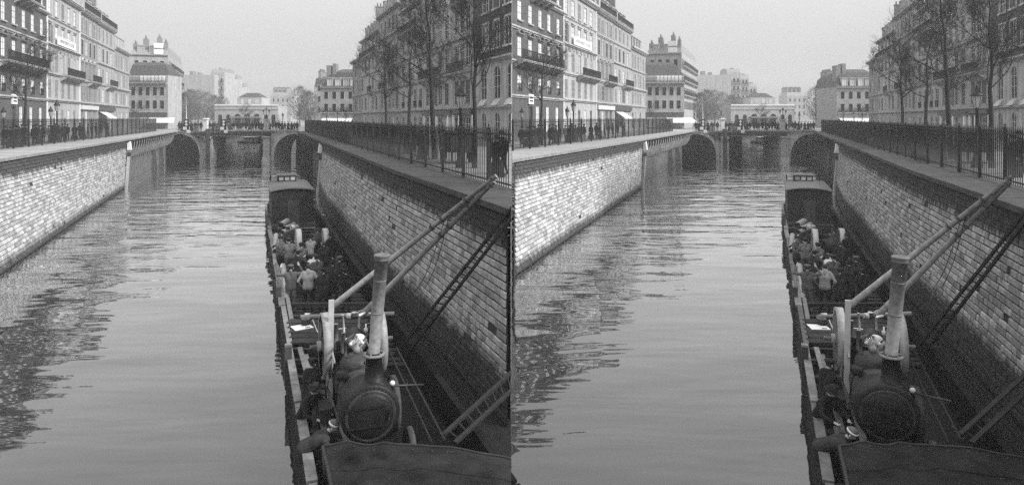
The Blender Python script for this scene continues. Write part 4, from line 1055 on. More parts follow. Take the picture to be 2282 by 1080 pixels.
def lamps():
    n = cur.name
    lamp(f'gas street lamp right of the third brick-house window on the left quay of the {n} canal', -18.6, 18.6 * F / (VPX - 113), 1.0)
    lamp(f'taller gas street lamp before the pale stone house on the left quay of the {n} canal', -19.2, 19.2 * F / (VPX - 127), 1.22)
    if cur.name == 'left' : lamp(f'gas street lamp at the outer edge of the left quay of the {n} canal', -20.5, 20.5 * F / (VPX - 8), .95)
    else: lamp(f'gas street lamp left of the dark door on the left quay of the {n} canal', -21, 21 * F / (VPX - 12), .95)
    lamp(f'large gas street lamp between the bare trees on the right quay of the {n} canal', 9.4, 9.4 * F / (1026 - VPX), 1.12)
    lamp(f'gas street lamp before the mansard corner house of the {n} canal', 14.5, 14.5 * F / (728 - VPX), 1.25)
    lamp(f'smaller gas street lamp by the awning of the mansard corner house of the {n} canal', 17.5, 17.5 * F / (752 - VPX), 1.1)
    lamp(f'gas street lamp at the right end of the bridge of the {n} canal', 6.0, 128, 1.0)
    # three-armed candelabrum on the bridge pedestal
    t = thing('candelabrum_lamp', f'three-armed candelabrum lamp on the bridge pedestal of the {n} canal', 'street lamp', 2.6, BRV + .12, 7.3, along=False, group='candelabrum lamps')
    m = MB(); m.lathe([(.14, 0), (.12, .15), (.05, .25), (.04, 1.3), (.06, 1.35)], 8)
    for s in (-1, 1): m.path([(0, 0, .75), (s * .3, 0, .62), (s * .5, 0, .8), (s * .5, 0, 1.0)], .03)
    obj('stem', m, M_iron, t)
    for x, z in ((0, 1.35), (-.5, 1.0), (.5, 1.0)):
        l = obj('lantern_glass', cached('cl', lambda: MB().lathe([(.08, 0), (.17, .36)], 6, smooth=False).mesh('lantern_glass')), M_lglass, t, loc=(x, 0, z))
        obj('lantern_cap', cached('clc', lambda: MB().lathe([(.22, .36), (.12, .48), (.03, .6)], 8).mesh('lantern_cap')), M_iron, l)

# ---------------------------------------------------------------- people
SKIN = mat('skin', 0.36, 0.6, 0.08, 6)
HAIR = mat('hair', 0.03, 0.7, 0.3, 20)
SHOE = mat('shoe', 0.025, 0.5, 0.2, 9)
COATS = {k: mat('cloth_' + k, v, 0.9, 0.22, 7, 0.5, 60) for k, v in dict(black=.010, dark=.024, grey=.09, mid=.15, light=.32, white=.5).items()}

def body(key, h=1.8, lean=0.0, bend=0.0, coat='dark', trou='dark', arms=None, skirt=0.0, stance=.11, hat='cap', hatc='black', headtilt=None, vox=.022, stride=0.0, dress=False, fingers=True):
    """one continuous figure facing +y; arms: ((elbow), (hand)) for left and right as offsets from the shoulder"""
    if ('body', key) in CACHE: return CACHE[('body', key)]
    s = h / 1.72; V3 = lambda x, y, z: Vector((x, y, z))
    caps = []
    def cap(a, b, r0, r1, tg): caps.append((Vector((a.x * 1.1, a.y, a.z)) * s, Vector((b.x * 1.1, b.y, b.z)) * s, r0 * s * (1.1 if tg in 'ct' else 1), r1 * s * (1.1 if tg in 'ct' else 1), tg))
    hipz = .90 - .12 * min(1, bend)
    P = V3(0, -.10 * bend - .12 * math.sin(lean) * .6, hipz)
    ax = V3(0, math.sin(lean), math.cos(lean))
    C = P + ax * .34; N = P + ax * .53
    ht = lean * .7 if headtilt is None else headtilt
    hx = V3(0, math.sin(ht), math.cos(ht))
    HC = N + hx * .17 + V3(0, .02, 0)
    # trunk: broad chest, narrower waist
    for sx in (-1, 1):
        cap(P + V3(sx * .07, 0, 0), P + ax * .20 + V3(sx * .065, 0, 0), .12, .105, 'c')
        cap(P + ax * .20 + V3(sx * .065, 0, 0), C + V3(sx * .085, 0, 0), .105, .12, 'c')
        cap(C + V3(sx * .085, 0, 0), N + V3(sx * .13, 0, -.03), .12, .075, 'c')
    cap(N - ax * .04, N + hx * .10, .05, .048, 's'); cap(N - ax * .03, N + hx * .045 - V3(0, .012, 0), .075, .06, 'c')
    # head: cranium, jaw, nose, ears, eye sockets' brow
    cap(HC + hx * .03, HC + hx * .035, .088, .086, 'h'); cap(HC + hx * .0 + V3(0, .03, 0), HC - hx * .05 + V3(0, .045, 0), .068, .052, 's')
    fy = V3(0, math.cos(ht), -math.sin(ht))
    cap(HC + fy * .085 + hx * .005, HC + fy * .105 - hx * .02, .014, .017, 's')
    for sx in (-1, 1):
        cap(HC + V3(sx * .085, 0, 0) + hx * .0, HC + V3(sx * .09, 0, 0) - hx * .035, .018, .014, 's')
    # legs
    for i, sx in enumerate((-1, 1)):
        st = stride * (1 if i else -1)
        hip = P + V3(sx * .085, 0, -.03); an = V3(sx * stance, st, .09); kn = (hip + an) / 2 + V3(sx * .01, .05 + .10 * bend, .02)
        if not dress:
            cap(hip, kn, .092, .066, 't'); cap(kn, an, .064, .046, 't')
        cap(an + V3(0, -.03, -.045), an + V3(sx * .02, .13, -.055), .045, .035, 'o')
    if skirt:
        k = P - V3(0, 0, skirt)
        for sx in (-1, 1): cap(P + V3(sx * .06, 0, 0), k + V3(sx * (.07 + .1 * dress), 0, 0), .125, .11 + .09 * dress, 'c')
        if dress: cap(P, k, .15, .26, 'c')
    arms = arms or [(V3(-.06, -.03, -.28), V3(-.06, .06, -.53)), (V3(.06, -.03, -.28), V3(.06, .06, -.53))]
    for sx, (e, hd) in zip((-1, 1), arms):
        sh = N + V3(sx * .185, 0, -.06)
        E = sh + Vector(e); Hd = sh + Vector(hd)
        cap(sh, E, .062, .048, 'c'); cap(E, Hd, .047, .034, 'c')
        d = (Hd - E).normalized(); up = d.cross(V3(1, 0, 0)); up = up.normalized() if up.length > .1 else V3(0, 0, 1)
        side = d.cross(up).normalized()
        cap(Hd + d * .03, Hd + d * .07, .032, .030, 's')
        if fingers:
            for j, ln in enumerate((.068, .078, .072, .055)):
                b0 = Hd + d * .09 + side * ((j - 1.5) * .021); b1 = b0 + d * ln * .55 - up * .012; b2 = b1 + d * ln * .4 - up * .03
                cap(b0, b1, .0115, .011, 's'); cap(b1, b2, .011, .009, 's')
            cap(Hd + d * .04 + side * .03 * sx, Hd + d * .085 + side * .055 * sx, .013, .010, 's')
    m = MB()
    for a, b, r0, r1, tg in caps: m.capsule(a, b, r0, r1, 10)
    raw = m.mesh('raw'); ro = bpy.data.objects.new('raw', raw); COL.objects.link(ro)
    md = ro.modifiers.new('r', 'REMESH'); md.mode = 'VOXEL'; md.voxel_size = vox * s; md.use_smooth_shade = True
    sm = ro.modifiers.new('s', 'SMOOTH'); sm.factor = .5; sm.iterations = 2
    dg = bpy.context.evaluated_depsgraph_get()
    me = bpy.data.meshes.new_from_object(ro.evaluated_get(dg)); bpy.data.objects.remove(ro); bpy.data.meshes.remove(raw)
    me.name = 'body'; me.materials.clear()
    tags = {'c': 0, 't': 1, 's': 2, 'h': 3, 'o': 4}
    for mt in (COATS[coat], COATS[trou], SKIN, HAIR, SHOE): me.materials.append(mt)
    npoly = len(me.polygons); cen = np.empty(npoly * 3, 'f'); me.polygons.foreach_get('center', cen); cen = cen.reshape(-1, 3)
    best = np.full(npoly, 1e9); idx = np.zeros(npoly, 'i')
    hc = np.array(HC * s); fyn = np.array(fy)
    for a, b, r0, r1, tg in caps:
        A = np.array(a); d = np.array(b - a); L2 = max(float(d @ d), 1e-9)
        t = np.clip(((cen - A) @ d) / L2, 0, 1); dist = np.linalg.norm(cen - (A + t[:, None] * d), axis=1) - (r0 + (r1 - r0) * t)
        k = np.full(npoly, tags[tg])
        if tg == 'h':                       # face side of the cranium is skin
            k = np.where(((cen - hc) @ fyn > .035 * s) & ((cen - hc) @ np.array(hx) < .075 * s), 2, 3)
        w = dist < best; best = np.where(w, dist, best); idx = np.where(w, k, idx)
    me.polygons.foreach_set('material_index', idx.astype('i')); me.polygons.foreach_set('use_smooth', [True] * npoly)
    me.update()
    CACHE[('body', key)] = (me, (HC + hx * .05) * s, ht, s, hat, hatc)
    return CACHE[('body', key)]

def hat_mesh(kind):
    m = MB()
    if kind == 'cap':
        m.lathe([(.094, -.01), (.1, .02), (.115, .045), (.11, .065), (.06, .085), (.002, .09)], 14)
        m.hexa([(-.075, .075, -.005), (.075, .075, -.005), (.055, .16, -.025), (-.055, .16, -.025), (-.075, .075, .008), (.075, .075, .008), (.055, .16, -.012), (-.055, .16, -.012)])
    elif kind == 'bowler': m.lathe([(.092, .0), (.15, -.01), (.155, .01), (.1, .012), (.1, .06), (.07, .12), (.002, .135)], 14)
    elif kind == 'lady': m.lathe([(.09, .0), (.21, -.005), (.215, .015), (.11, .03), (.12, .09), (.08, .12), (.002, .12)], 14)
    elif kind == 'ringcap':
        m.lathe([(.10, -.015), (.112, .0), (.112, .02), (.10, .03)], 14, mi=1); m.lathe([(.10, .02), (.09, .06), (.05, .09), (.002, .1)], 14)
    return m.mesh('hat')

def person(label, U, V, z, yaw, spec, group=None, name='person'):
    me, hp, ht, s, hat, hatc = body(**spec)
    t = thing(name, label, 'person', U, V, z, yaw, group, along=True)
    b = obj('body', me, None, t)
    if hat:
        hm = cached(('hat', hat, hatc), lambda: hat_mesh(hat))
        obj('hat', hm, [COATS[hatc], COATS['white']], t, M=Matrix.Translation(hp) @ Matrix.Rotation(-ht, 4, 'X') @ Matrix.Scale(s * 1.02, 4))
    return t

CROWD = [dict(key='cr0', h=1.66, coat='dark', trou='black', skirt=.35, hat='bowler', vox=.034, fingers=False),
         dict(key='cr1', h=1.62, coat='black', trou='dark', hat='cap', vox=.034, fingers=False),
         dict(key='cr2', h=1.56, coat='dark', trou='dark', skirt=.84, dress=True, hat='lady', hatc='dark', vox=.034, fingers=False),
         dict(key='cr3', h=1.70, coat='black', trou='black', skirt=.4, hat='bowler', stride=.12, vox=.034, fingers=False),
         dict(key='cr4', h=1.58, coat='grey', trou='dark', hat='cap', stride=.08, vox=.034, fingers=False),
         dict(key='cr5', h=1.55, coat='black', trou='black', skirt=.84, dress=True, hat='lady', vox=.034, fingers=False)]

def crowd():
    n = cur.name; rr = random.Random(31)
    # on the bridge
    k = 0; u = -12.6
    while u < 8.2:
        d = rr.uniform(.36, .66)
        if not (-8.7 < u < -8.0):
            kk = rr.randrange(6); person(f'{("man in bowler and overcoat", "man in cap", "woman in wide hat", "striding man in bowler", "man in grey coat", "woman in black dress")[kk]} on bridge {"left of white pillar" if u < -8.3 else "between pillar and candelabrum" if u < 2.4 else "right of candelabrum"} of the {n} canal', u, BRV + rr.uniform(.5, 2.2), 5.24, math.pi + rr.uniform(-.7, .7), CROWD[kk], f'crowd on the bridge of the {n} canal')
            k += 1
        u += d
    # on the left quay behind the fence
    L = [(33, -18.2, 0, 'man in bowler at the left edge'), (41, -18.0, 2, 'woman in long dress'), (49, -18.3, 3, 'tall man in overcoat'), (73, -18.0, 1, 'man in cap leaning on the fence'), (80, -18.4, 3, 'taller man beside the leaning one'),
         (108, -18.2, 4, 'man in grey coat'), (117, -18.0, 5, 'woman in black dress'), (131, -18.1, 2, 'stout woman in dark dress and hat'), (139, -18.3, 0, 'man in bowler beside the stout woman'),
         (178, -18.2, 3, 'tall man near the shop fronts'), (186, -18.1, 5, 'woman near the shop fronts'), (196, -18.4, 4, 'man in grey near the shop fronts'), (214, -18.2, 1, 'man in cap farther along'), (240, -18.2, 2, 'woman farthest along'), (12, -18.1, 1, 'man in cap nearest'), (24, -18.5, 5, 'woman near the lamp'), (37, -19.4, 4, 'man in grey behind the bowler'), (57, -18.8, 0, 'man in bowler a step apart'), (88, -18.9, 2, 'woman in long dress near the tree'), (96, -19.3, 1, 'man in cap near the tree'), (124, -18.6, 3, 'tall man under the taller lamp'), (150, -18.3, 1, 'man in cap before the pale house'), (166, -18.8, 5, 'woman in black before the pale house'), (205, -18.3, 0, 'man in bowler before the grey house'), (225, -18.6, 3, 'tall man before the light stone house')]
    for px, U, k, d in L:
        V = -U * F / (VPX - px)
        p = W(U, V)
        if not seam_ok(p, .35): continue
        person(f'{d} behind the left quay fence of the {n} canal', U, V, GZ - .01, rr.uniform(-2.6, -.6), CROWD[k], 'people on the left quays')
    for px, U, k, d in ((905, 9.6, 3, 'tall man'), (922, 9.4, 0, 'man in bowler'), (940, 9.2, 2, 'woman in long dress'), (1092, 9.6, 1, 'man in cap'), (1108, 9.3, 5, 'woman in black'), (892, 9.8, 1, 'man in cap farthest'), (931, 10.6, 4, 'man in grey coat behind the others'), (950, 9.3, 3, 'tall man by a tree trunk'), (985, 9.2, 0, 'man in bowler by the cart'), (1120, 9.9, 3, 'tall man near the hall')):
        V = U * F / (px - VPX)
        if seam_ok(W(U, V), .3): person(f'{d} by the right quay fence of the {n} canal', U, V, GZ - .01, rr.uniform(.6, 2.4), CROWD[k], 'people on the right quays')

def quay_cart():
    n = cur.name; U, V = 10.3, 10.3 * F / (1018 - VPX)
    t = thing('covered_cart', f'dark covered handcart behind the right quay fence of the {n} canal', 'cart', U, V, GZ - .01)
    b = obj('box_body', MB().box(-.6, .6, -1.1, 1.1, .55, 1.45), M_timber, t)
    obj('lid', MB().box(-.66, .66, -1.16, 1.16, 1.455, 1.53), M_iron, b)
    for sx in (-1, 1):
        w = obj('wheel', cached('cartw', lambda: wheel_mesh(.5, .07, 10)), M_timber, t, loc=(sx * .7, 0, .5))
    for sx in (-.4, .4): obj('shaft', MB().bar((sx, -1.1, .7), (sx, -2.1, .85), .05, .05), M_timber, t)
    for y in (-.9, .9): obj('leg', MB().box(-.05, .05, y - .05, y + .05, 0, .56), M_timber, t)
def wheel_mesh(r, w, ns, rim=.09, hub=.09):
    """spoked wheel in the YZ plane"""
    m = MB(); m.lathe([(r - rim, -w / 2), (r, -w / 2), (r, w / 2), (r - rim, w / 2), (r - rim, -w / 2)], 30, (0, 0, 0), 'X')
    m.lathe([(.02, -w), (hub, -w), (hub, w), (.02, w)], 12, (0, 0, 0), 'X')
    for k in range(ns):
        a = 2 * math.pi * k / ns; m.bar((0, hub * .8 * math.cos(a), hub * .8 * math.sin(a)), (0, (r - rim * .6) * math.cos(a), (r - rim * .6) * math.sin(a)), w * .55, .05, (1, 0, 0))
    return m.mesh('wheel')

def bridge_signals():
    n = cur.name
    for px, w in ((416, 'left'), (499, 'right')):
        U = (px - VPX) * BRV / F
        t = thing('signal_board', f'{w} navigation signal board with white diamonds on the bridge of the {n} canal', 'signal', U, BRV - .36, 4.9, along=False, group='signal boards')
        obj('panel', MB().box(-.42, .42, -.06, .02, .6, 2.35), M_iron, t)
        obj('post', MB().box(-.05, .05, .02, .1, 0, 2.4), M_iron, t)
        for z in (1.95, 1.45): obj('diamond', MB().hexa([(0, -.09, z - .26), (.24, -.09, z), (0, -.09, z + .26), (-.24, -.09, z), (0, -.062, z - .26), (.24, -.062, z), (0, -.062, z + .26), (-.24, -.062, z)]), M_white, t)
        obj('white_panel', MB().box(-.55, .05, -.12, -.065, .55, 1.05), M_white, t); obj('white_panel', MB().box(.07, .68, -.12, -.065, 0, .5), M_white, t)
    U = (459 - VPX) * (BRV + .3) / F
    t = thing('white_pillar', f'white pillar with flat cap standing on the bridge of the {n} canal', 'pillar', U, BRV + .3, 5.25, along=False)
    obj('shaft', MB().box(-.3, .3, -.3, .3, 0, 1.95), M_white, t); obj('cap', MB().box(-.44, .44, -.44, .44, 1.95, 2.12).box(-.36, .36, -.36, .36, 2.12, 2.2), M_white, t)
    for px, w in ((437, 'left'), (483, 'right')):
        U = (px - VPX) * BRV / F
        t = thing('gear_cabinet', f'{w} grey gear cabinet beside the white pillar on the bridge of the {n} canal', 'cabinet', U, BRV - .3, 4.97, along=False, group='gear cabinets')
        obj('case', MB().box(-.45, .45, 0, .3, 0, 1.15), mat('cabinet_grey', .16, .7, .2, 3), t); obj('door_seam', MB().box(-.03, .03, -.03, -.003, .1, 1.05), M_iron, t); obj('top', MB().box(-.5, .5, -.05, .35, 1.15, 1.22), mat('cabinet_grey', .16), t)
    t = thing('flag_pole', f'thin white pole rising behind the left end of the bridge of the {n} canal', 'pole', (416 - VPX) * 124 / F, 124, GZ, along=False)
    obj('mast', MB().tube((0, 0, 0), (-.12, 0, 6.2), .07, .03, 8), M_white, t); obj('foot', MB().box(-.15, .15, -.15, .15, 0, .4), M_white, t)
# ---------------------------------------------------------------- the work barge and what stands on it
M_hull = mat('tarred_hull', 0.008, 0.7, 0.4, 2, 0.3, 12, spec=0.08)
M_plank = mat('worn_plank', 0.022, 0.85, 0.45, 4, 0.5, 25, rnd=0.35)
M_gunw = mat('bleached_plank', 0.14, 0.85, 0.4, 5, 0.5, 30, rnd=0.4)
M_pinew = mat('fresh_plank', 0.42, 0.8, 0.15, 6, 0.3, 40)
M_pole = mat('peeled_pole', 0.22, 0.8, 0.35, 6, 0.3, 20)
M_poled = mat('dark_pole', 0.015, 0.8, 0.35, 6, 0.3, 20)
M_boiler = mat('black_boiler', 0.009, 0.5, 0.5, 3, 0.5, 20, spec=0.22)  # extra-dark base stands in for the shade over the near barge
M_lag = mat('boiler_lagging', 0.03, 0.45, 0.7, 4, 0.5, 20, spec=0.25)
M_stack = mat('galvanised_stack', 0.165, 0.7, 0.35, 12, 0.06, 60)
M_rim = mat('worn_rim', 0.24, 0.55, 0.3, 8, 0.2, 40)
M_brass = mat('bright_metal', 0.55, 0.3, 0.2, 9, spec=0.8)
M_tarp = mat('tarred_canvas', 0.016, 0.85, 0.6, 1.6, 0.6, 12, spec=0.06)  # canvas also darkened in place of the shade on the near hatch
M_cabin = mat('cabin_paint', 0.016, 0.8, 0.35, 2, 0.2, 14)
M_roofc = mat('cabin_roof', 0.08, 0.7, 0.2, 2)
M_pipe = mat('clay_pipe', 0.25, 0.7, 0.25, 4)
M_paper = mat('paper', 0.72, 0.9, 0.04, 4)
M_rope = mat('rope', 0.05, 0.95, 0.3, 10)
BU, BV = 3.0, 30.0

def barge():
    n = cur.name
    t = thing('work_barge', f'long tarred work barge moored at the right wall of the {n} canal', 'barge', BU, BV, 0, group='work barges')
    b = lambda U, V, z=0.0: Vector((*loc2(BU, BV, U, V), z))
    m = MB()
    def side(ul, zt):
        vs_ = [9.0, 13, 20, 30, 42, 50, 56]
        for a, c in zip(vs_[:-1], vs_[1:]):
            ua = ul(a); uc = ul(c)
            m.hexa([b(ua[0], a, -.4), b(ua[1], a, -.4), b(uc[1], c, -.4), b(uc[0], c, -.4), b(ua[0], a, zt), b(ua[1], a, zt), b(uc[1], c, zt), b(uc[0], c, zt)])
    side(lambda v: (1.02 + max(0, v - 50) * .12, 1.16 + max(0, v - 50) * .12), .84)
    side(lambda v: (4.62 - max(0, v - 50) * .15, 4.76 - max(0, v - 50) * .15), .84)
    m.poly([b(1.05, 9, .035), b(4.7, 9, .035), b(4.7, 50, .035), b(3.9, 56, .035), b(1.8, 56, .035), b(1.05, 50, .035)])
    m.quad(b(1.7, 56, -.4), b(3.9, 56, -.4), b(3.9, 56, .84), b(1.7, 56, .84))
    obj('hull', m, M_hull, t)
    rr = random.Random(3)
    v = 9.0
    while v < 49:                                # gunwale planks, left and right
        e = v + rr.uniform(2.6, 4.4)
        for u, w in ((1.09, .2), (4.69, .2)):
            dz = rr.uniform(-.03, .03)
            obj('gunwale_plank', MB().bar(b(u + rr.uniform(-.03, .03), v + .03, .875 + dz), b(u + rr.uniform(-.03, .03), e - .03, .875 + rr.uniform(-.03, .03)), w * rr.uniform(.7, 1.15), .06), M_gunw if u < 3 else M_hull, t)
        v = e
    v = 12.5
    while v < 41:                                # loose floor boards and frames
        obj('floor_board', MB().bar(b(1.2, v + rr.uniform(-.05, .05), .09 + rr.uniform(0, .02)), b(4.6 if v > 20 else 2.9, v + rr.uniform(-.08, .08), .09), .26, .05), M_plank, t)
        v += .42
    for v in (14.2, 15.6, 17.2, 18.4, 19.3, 22.5, 24.0, 36.5, 38.4, 40.3): # cross beams between the gunwales
        obj('cross_beam', MB().bar(b(1.1, v, .76), b(4.68 if v > 22 else rr.uniform(1.9, 2.4), v + rr.uniform(-.1, .1), .76), .16, .13), M_plank, t)
    for (u0, v0, u1, v1) in ((1.55, 14, 1.5, 18.6), (1.95, 13.6, 1.9, 16.2), (1.3, 20.5, 1.32, 24.5), (1.45, 16.4, 1.38, 19.2)):
        obj('loose_plank', MB().bar(b(u0, v0, .86), b(u1, v1, .87), .13, .05), M_gunw, t)
    # fenders / posts along the left side
    for v in (24.6, 41.0, 18.2): obj('timber_post', MB().box(-.09, .09, -.09, .09, 0, 1.15 if v < 30 else 1.5), M_timber, t, loc=b(1.0, v, .1))
    # cabin
    c = obj('cabin', MB().box(-1.24, 1.24, 0, 6.6, .5, 2.86), M_cabin, t, loc=b(2.58, 41.9, 0))
    m = MB(); N = 8
    for k in range(N):
        x0 = -1.34 + 2.68 * k / N; x1 = -1.34 + 2.68 * (k + 1) / N; z = lambda x: 2.87 + .16 * (1 - (x / 1.34) ** 2)
        m.hexa([(x0, -.15, z(x0)), (x1, -.15, z(x1)), (x1, 6.8, z(x1)), (x0, 6.8, z(x0)), (x0, -.15, z(x0) + .06), (x1, -.15, z(x1) + .06), (x1, 6.8, z(x1) + .06), (x0, 6.8, z(x0) + .06)])
    obj('cabin_roof', m, M_roofc, c)
    s = obj('skylight', MB().box(-.72, .5, 5.0, 6.3, 3.06, 3.42), M_cabin, c); obj('skylight_roof', MB().box(-.8, .58, 4.9, 6.4, 3.425, 3.5), M_roofc, c)
    for k in range(3): obj('pane', MB().box(-.62 + k * .38, -.34 + k * .38, 4.97, 4.995, 3.14, 3.36), M_curtain, s)
    obj('door', MB().box(-.3, .4, -.04, -.003, .55, 2.3), M_timber, c)
    obj('deck_step', MB().box(-1.3, 1.3, -.9, -.02, .5, .92), M_plank, c); obj('deck_step', MB().box(-1.26, 1.26, -1.15, -.92, .5, .72), M_gunw, c)
    for x in (-1.15, .95): obj('roof_post', MB().tube((x, 6.2, 3.0), (x, 6.2, 3.4), .05, .05, 6), M_iron, c)
    # tarpaulin-covered hatch nearest the camera
    q = thing('tarpaulin_cover', f'dark creased tarpaulin over the near hatch of the barge in the {n} canal', 'tarpaulin', 3.1, 12.0, 0, group='tarpaulin covers')
    g = MB(); nu, nv = 40, 26; c0 = W(3.1, 12.0, 0)
    Rm = Matrix.Rotation(-cur.a, 3, 'Z')
    u0, u1, v0, v1 = 1.36, 4.98, 8.8, 12.62
    def zf(a, bb):
        x = a * 2 - 1
        return 1.21 + .07 * (1 - (x + .35) ** 2) - .16 * max(0, x) + .022 * math.sin(9 * a + 14 * bb) * math.sin(5 * bb + 2) + .01 * math.sin(23 * (a - .6 * bb)) + .045 * math.exp(-((a - .62 + .5 * bb) / .045) ** 2) + .05 * math.exp(-((a - .86 + .55 * bb) / .04) ** 2)
    grid = []
    for j in range(nv + 1):
        for i in range(nu + 1):
            a, bb = i / nu, j / nv; U = u0 + (u1 - u0) * a; V = v0 + (v1 - v0) * bb
            grid.append(Rm @ (W(U, V, zf(a, bb)) - c0))
    fs = [(j * (nu + 1) + i, j * (nu + 1) + i + 1, (j + 1) * (nu + 1) + i + 1, (j + 1) * (nu + 1) + i) for j in range(nv) for i in range(nu)]
    g._a(grid, fs, True)
    sk = [grid[j * (nu + 1)] for j in range(nv + 1)] + [grid[nv * (nu + 1) + i] for i in range(nu + 1)]
    for a, bb in zip(sk[:-1], sk[1:]): g.quad(a, bb, (bb.x, bb.y, .9), (a.x, a.y, .9))
    clipmark(obj('sheet', g, M_tarp, q))
    ed = MB()
    for i in range(nu):
        p0, p1 = grid[nv * (nu + 1) + i], grid[nv * (nu + 1) + i + 1]; ed.bar((p0.x, p0.y + .02, p0.z), (p1.x, p1.y + .02, p1.z), .05, .05)
    for j in range(nv):
        p0, p1 = grid[j * (nu + 1)], grid[(j + 1) * (nu + 1)]; ed.bar((p0.x - .02, p0.y, p0.z), (p1.x - .02, p1.y, p1.z), .05, .06)
    clipmark(obj('edge_batten', ed, M_plank, q))
    for bb in (6, 13, 20):
        sm_ = MB()
        for i in range(nu):
            p0, p1 = grid[bb * (nu + 1) + i], grid[bb * (nu + 1) + i + 1]; sm_.bar((p0.x, p0.y, p0.z + .006), (p1.x, p1.y, p1.z + .006), .03, .012)
        clipmark(obj('seam', sm_, M_tarp, q))
    for k in range(9):
        p0 = grid[(nv - 1) * (nu + 1) + 2 + k * 4]; clipmark(obj('eyelet', MB().lathe([(.012, .0), (.03, .004), (.03, .014), (.012, .016)], 8, (p0.x, p0.y, p0.z)), M_iron, q))
    obj('hatch_box', MB().box(-1.45, .9, -2.6, .35, .1, 1.1), M_hull, q)

def steam_engine():
    n = cur.name
    t = thing('steam_engine', f'black portable steam engine with tall grey chimney on the barge in the {n} canal', 'steam engine', 2.36, 13.3, .1, group='portable steam engines')
    cz = 1.45
    bo = obj('boiler', MB().lathe([(.02, .62), (.50, .62), (.50, 2.3), (.02, 2.3)], 32, (0, 0, cz), 'Y'), M_lag, t)
    for y in (.75, 1.3, 1.85): obj('boiler_band', MB().lathe([(.505, y), (.52, y), (.52, y + .06), (.505, y + .06)], 32, (0, 0, cz), 'Y'), M_boiler, bo)
    sb = obj('smokebox', MB().lathe([(.02, 0), (.55, 0), (.585, .03), (.585, .66), (.55, .7), (.02, .7)], 36, (0, 0, cz), 'Y'), M_boiler, t)
    d = obj('smokebox_door', MB().lathe([(.02, -.09), (.2, -.085), (.4, -.05), (.46, -.01), (.46, .0)], 32, (0, 0, cz - .02), 'Y'), M_boiler, sb)
    obj('hinge', MB().bar((-.5, -.06, cz + .18), (.25, -.1, cz + .18), .05, .035).bar((-.5, -.06, cz - .2), (.25, -.1, cz - .2), .05, .035), M_boiler, d)
    obj('door_handle', MB().tube((.34, -.1, cz - .1), (.34, -.1, cz + .08), .018), M_boiler, d)
    rv = MB()
    for k in range(40):
        q = 2 * math.pi * k / 40; rv.lathe([(.002, -.012), (.013, -.008), (.015, .0)], 6, (.525 * math.cos(q), -.002, cz + .525 * math.sin(q)), 'Y')
    tag(obj('rivets', rv, M_boiler, sb), kind='stuff')
    obj('door_rim', MB().lathe([(.46, -.02), (.5, -.03), (.51, .0), (.47, .01)], 36, (0, 0, cz - .02), 'Y'), M_lag, sb)
    fb = obj('firebox', MB().box(-.56, .56, 2.3, 3.2, .45, cz + .52), M_boiler, t)
    obj('steam_dome', MB().lathe([(.36, cz + .3), (.36, cz + .55), (.3, cz + .66), (.15, cz + .72), (.02, cz + .74)], 24, (-.05, 1.55, 0)), M_lag, bo)
    ch = obj('chimney_base', MB().lathe([(.30, 1.90), (.27, 1.93), (.27, 1.98), (.2, 2.0), (.18, 2.2), (.155, 2.48), (.19, 2.5), (.19, 2.54), (.15, 2.56)], 24, (.12, .33, 0)), M_boiler, t)
    bf = MB(); bf.lathe([(.215, 2.50), (.22, 2.52), (.215, 2.545), (.15, 2.55)], 24, (.12, .33, 0))
    for k in range(6): bf.lathe([(.02, 2.545), (.02, 2.575), (.002, 2.575)], 6, (.12 + .185 * math.cos(k * 1.047), .33 + .185 * math.sin(k * 1.047), 0))
    obj('flange', bf, M_stack, ch)
    bl = MB(); L = .16 + .12
    bl.tube((.12, .33, 2.55), (L, .33, 4.46), .115, .138, 24)
    up = obj('chimney', bl, M_stack, t)
    obj('chimney_crown', MB().lathe([(.14, 4.40), (.15, 4.43), (.143, 4.46), (.158, 4.49), (.17, 4.52), (.15, 4.54), (.12, 4.50)], 24, (L, .33, 0)), mat('crown_iron', .12, .5, .3, 6), up)
    for z in (3.35, 4.0):
        m = MB(); m.lathe([(.118, z), (.134, z), (.134, z + .02), (.118, z + .02)], 24, (.12 + .16 * (z - 2.55) / 1.91, .33, 0)); obj('chimney_seam', m, M_stack, up)
    # cylinder, valve gear, crank
    cy = obj('cylinder', MB().lathe([(.02, 2.35), (.2, 2.35), (.2, 2.95), (.02, 2.95)], 18, (.1, 0, cz + .68), 'Y').box(-.14, .34, 2.3, 3.0, cz + .42, cz + .6), M_boiler, t)
    obj('cylinder_cap', MB().lathe([(.02, 2.26), (.16, 2.26), (.215, 2.33), (.215, 2.35), (.02, 2.35)], 18, (.1, 0, cz + .68), 'Y'), M_brass, cy)
    obj('oil_cup', MB().lathe([(.05, 0), (.05, .1), (.02, .12), (.02, .2)], 8, (.3, 2.5, cz + .85)).lathe([(.05, 0), (.05, .1), (.02, .12)], 8, (-.2, 2.2, cz + .75)), M_brass, cy)
    r2 = MB()
    for (p, q, r) in (((.1, 2.3, cz + .68), (.1, 1.2, cz + .62), .03), ((.28, 2.4, cz + .7), (.3, 1.3, cz + .66), .022), ((-.25, 2.2, cz + .55), (-.25, 2.2, cz + 1.0), .06), ((-.38, 2.6, cz + .5), (-.38, 2.6, cz + 1.1), .07), ((.35, 2.7, cz + .5), (.4, 2.7, cz + 1.0), .05), ((-.1, 2.0, cz + .5), (.3, 2.1, cz + .95), .02), ((.1, 1.9, cz + .55), (-.3, 2.3, cz + .95), .02)):
        r2.tube(p, q, r, r * .9, 8)
    obj('rods_and_pipes', r2, mat('machine_steel', .1, .35, .5, 7, spec=.7), t)
    go = MB(); 
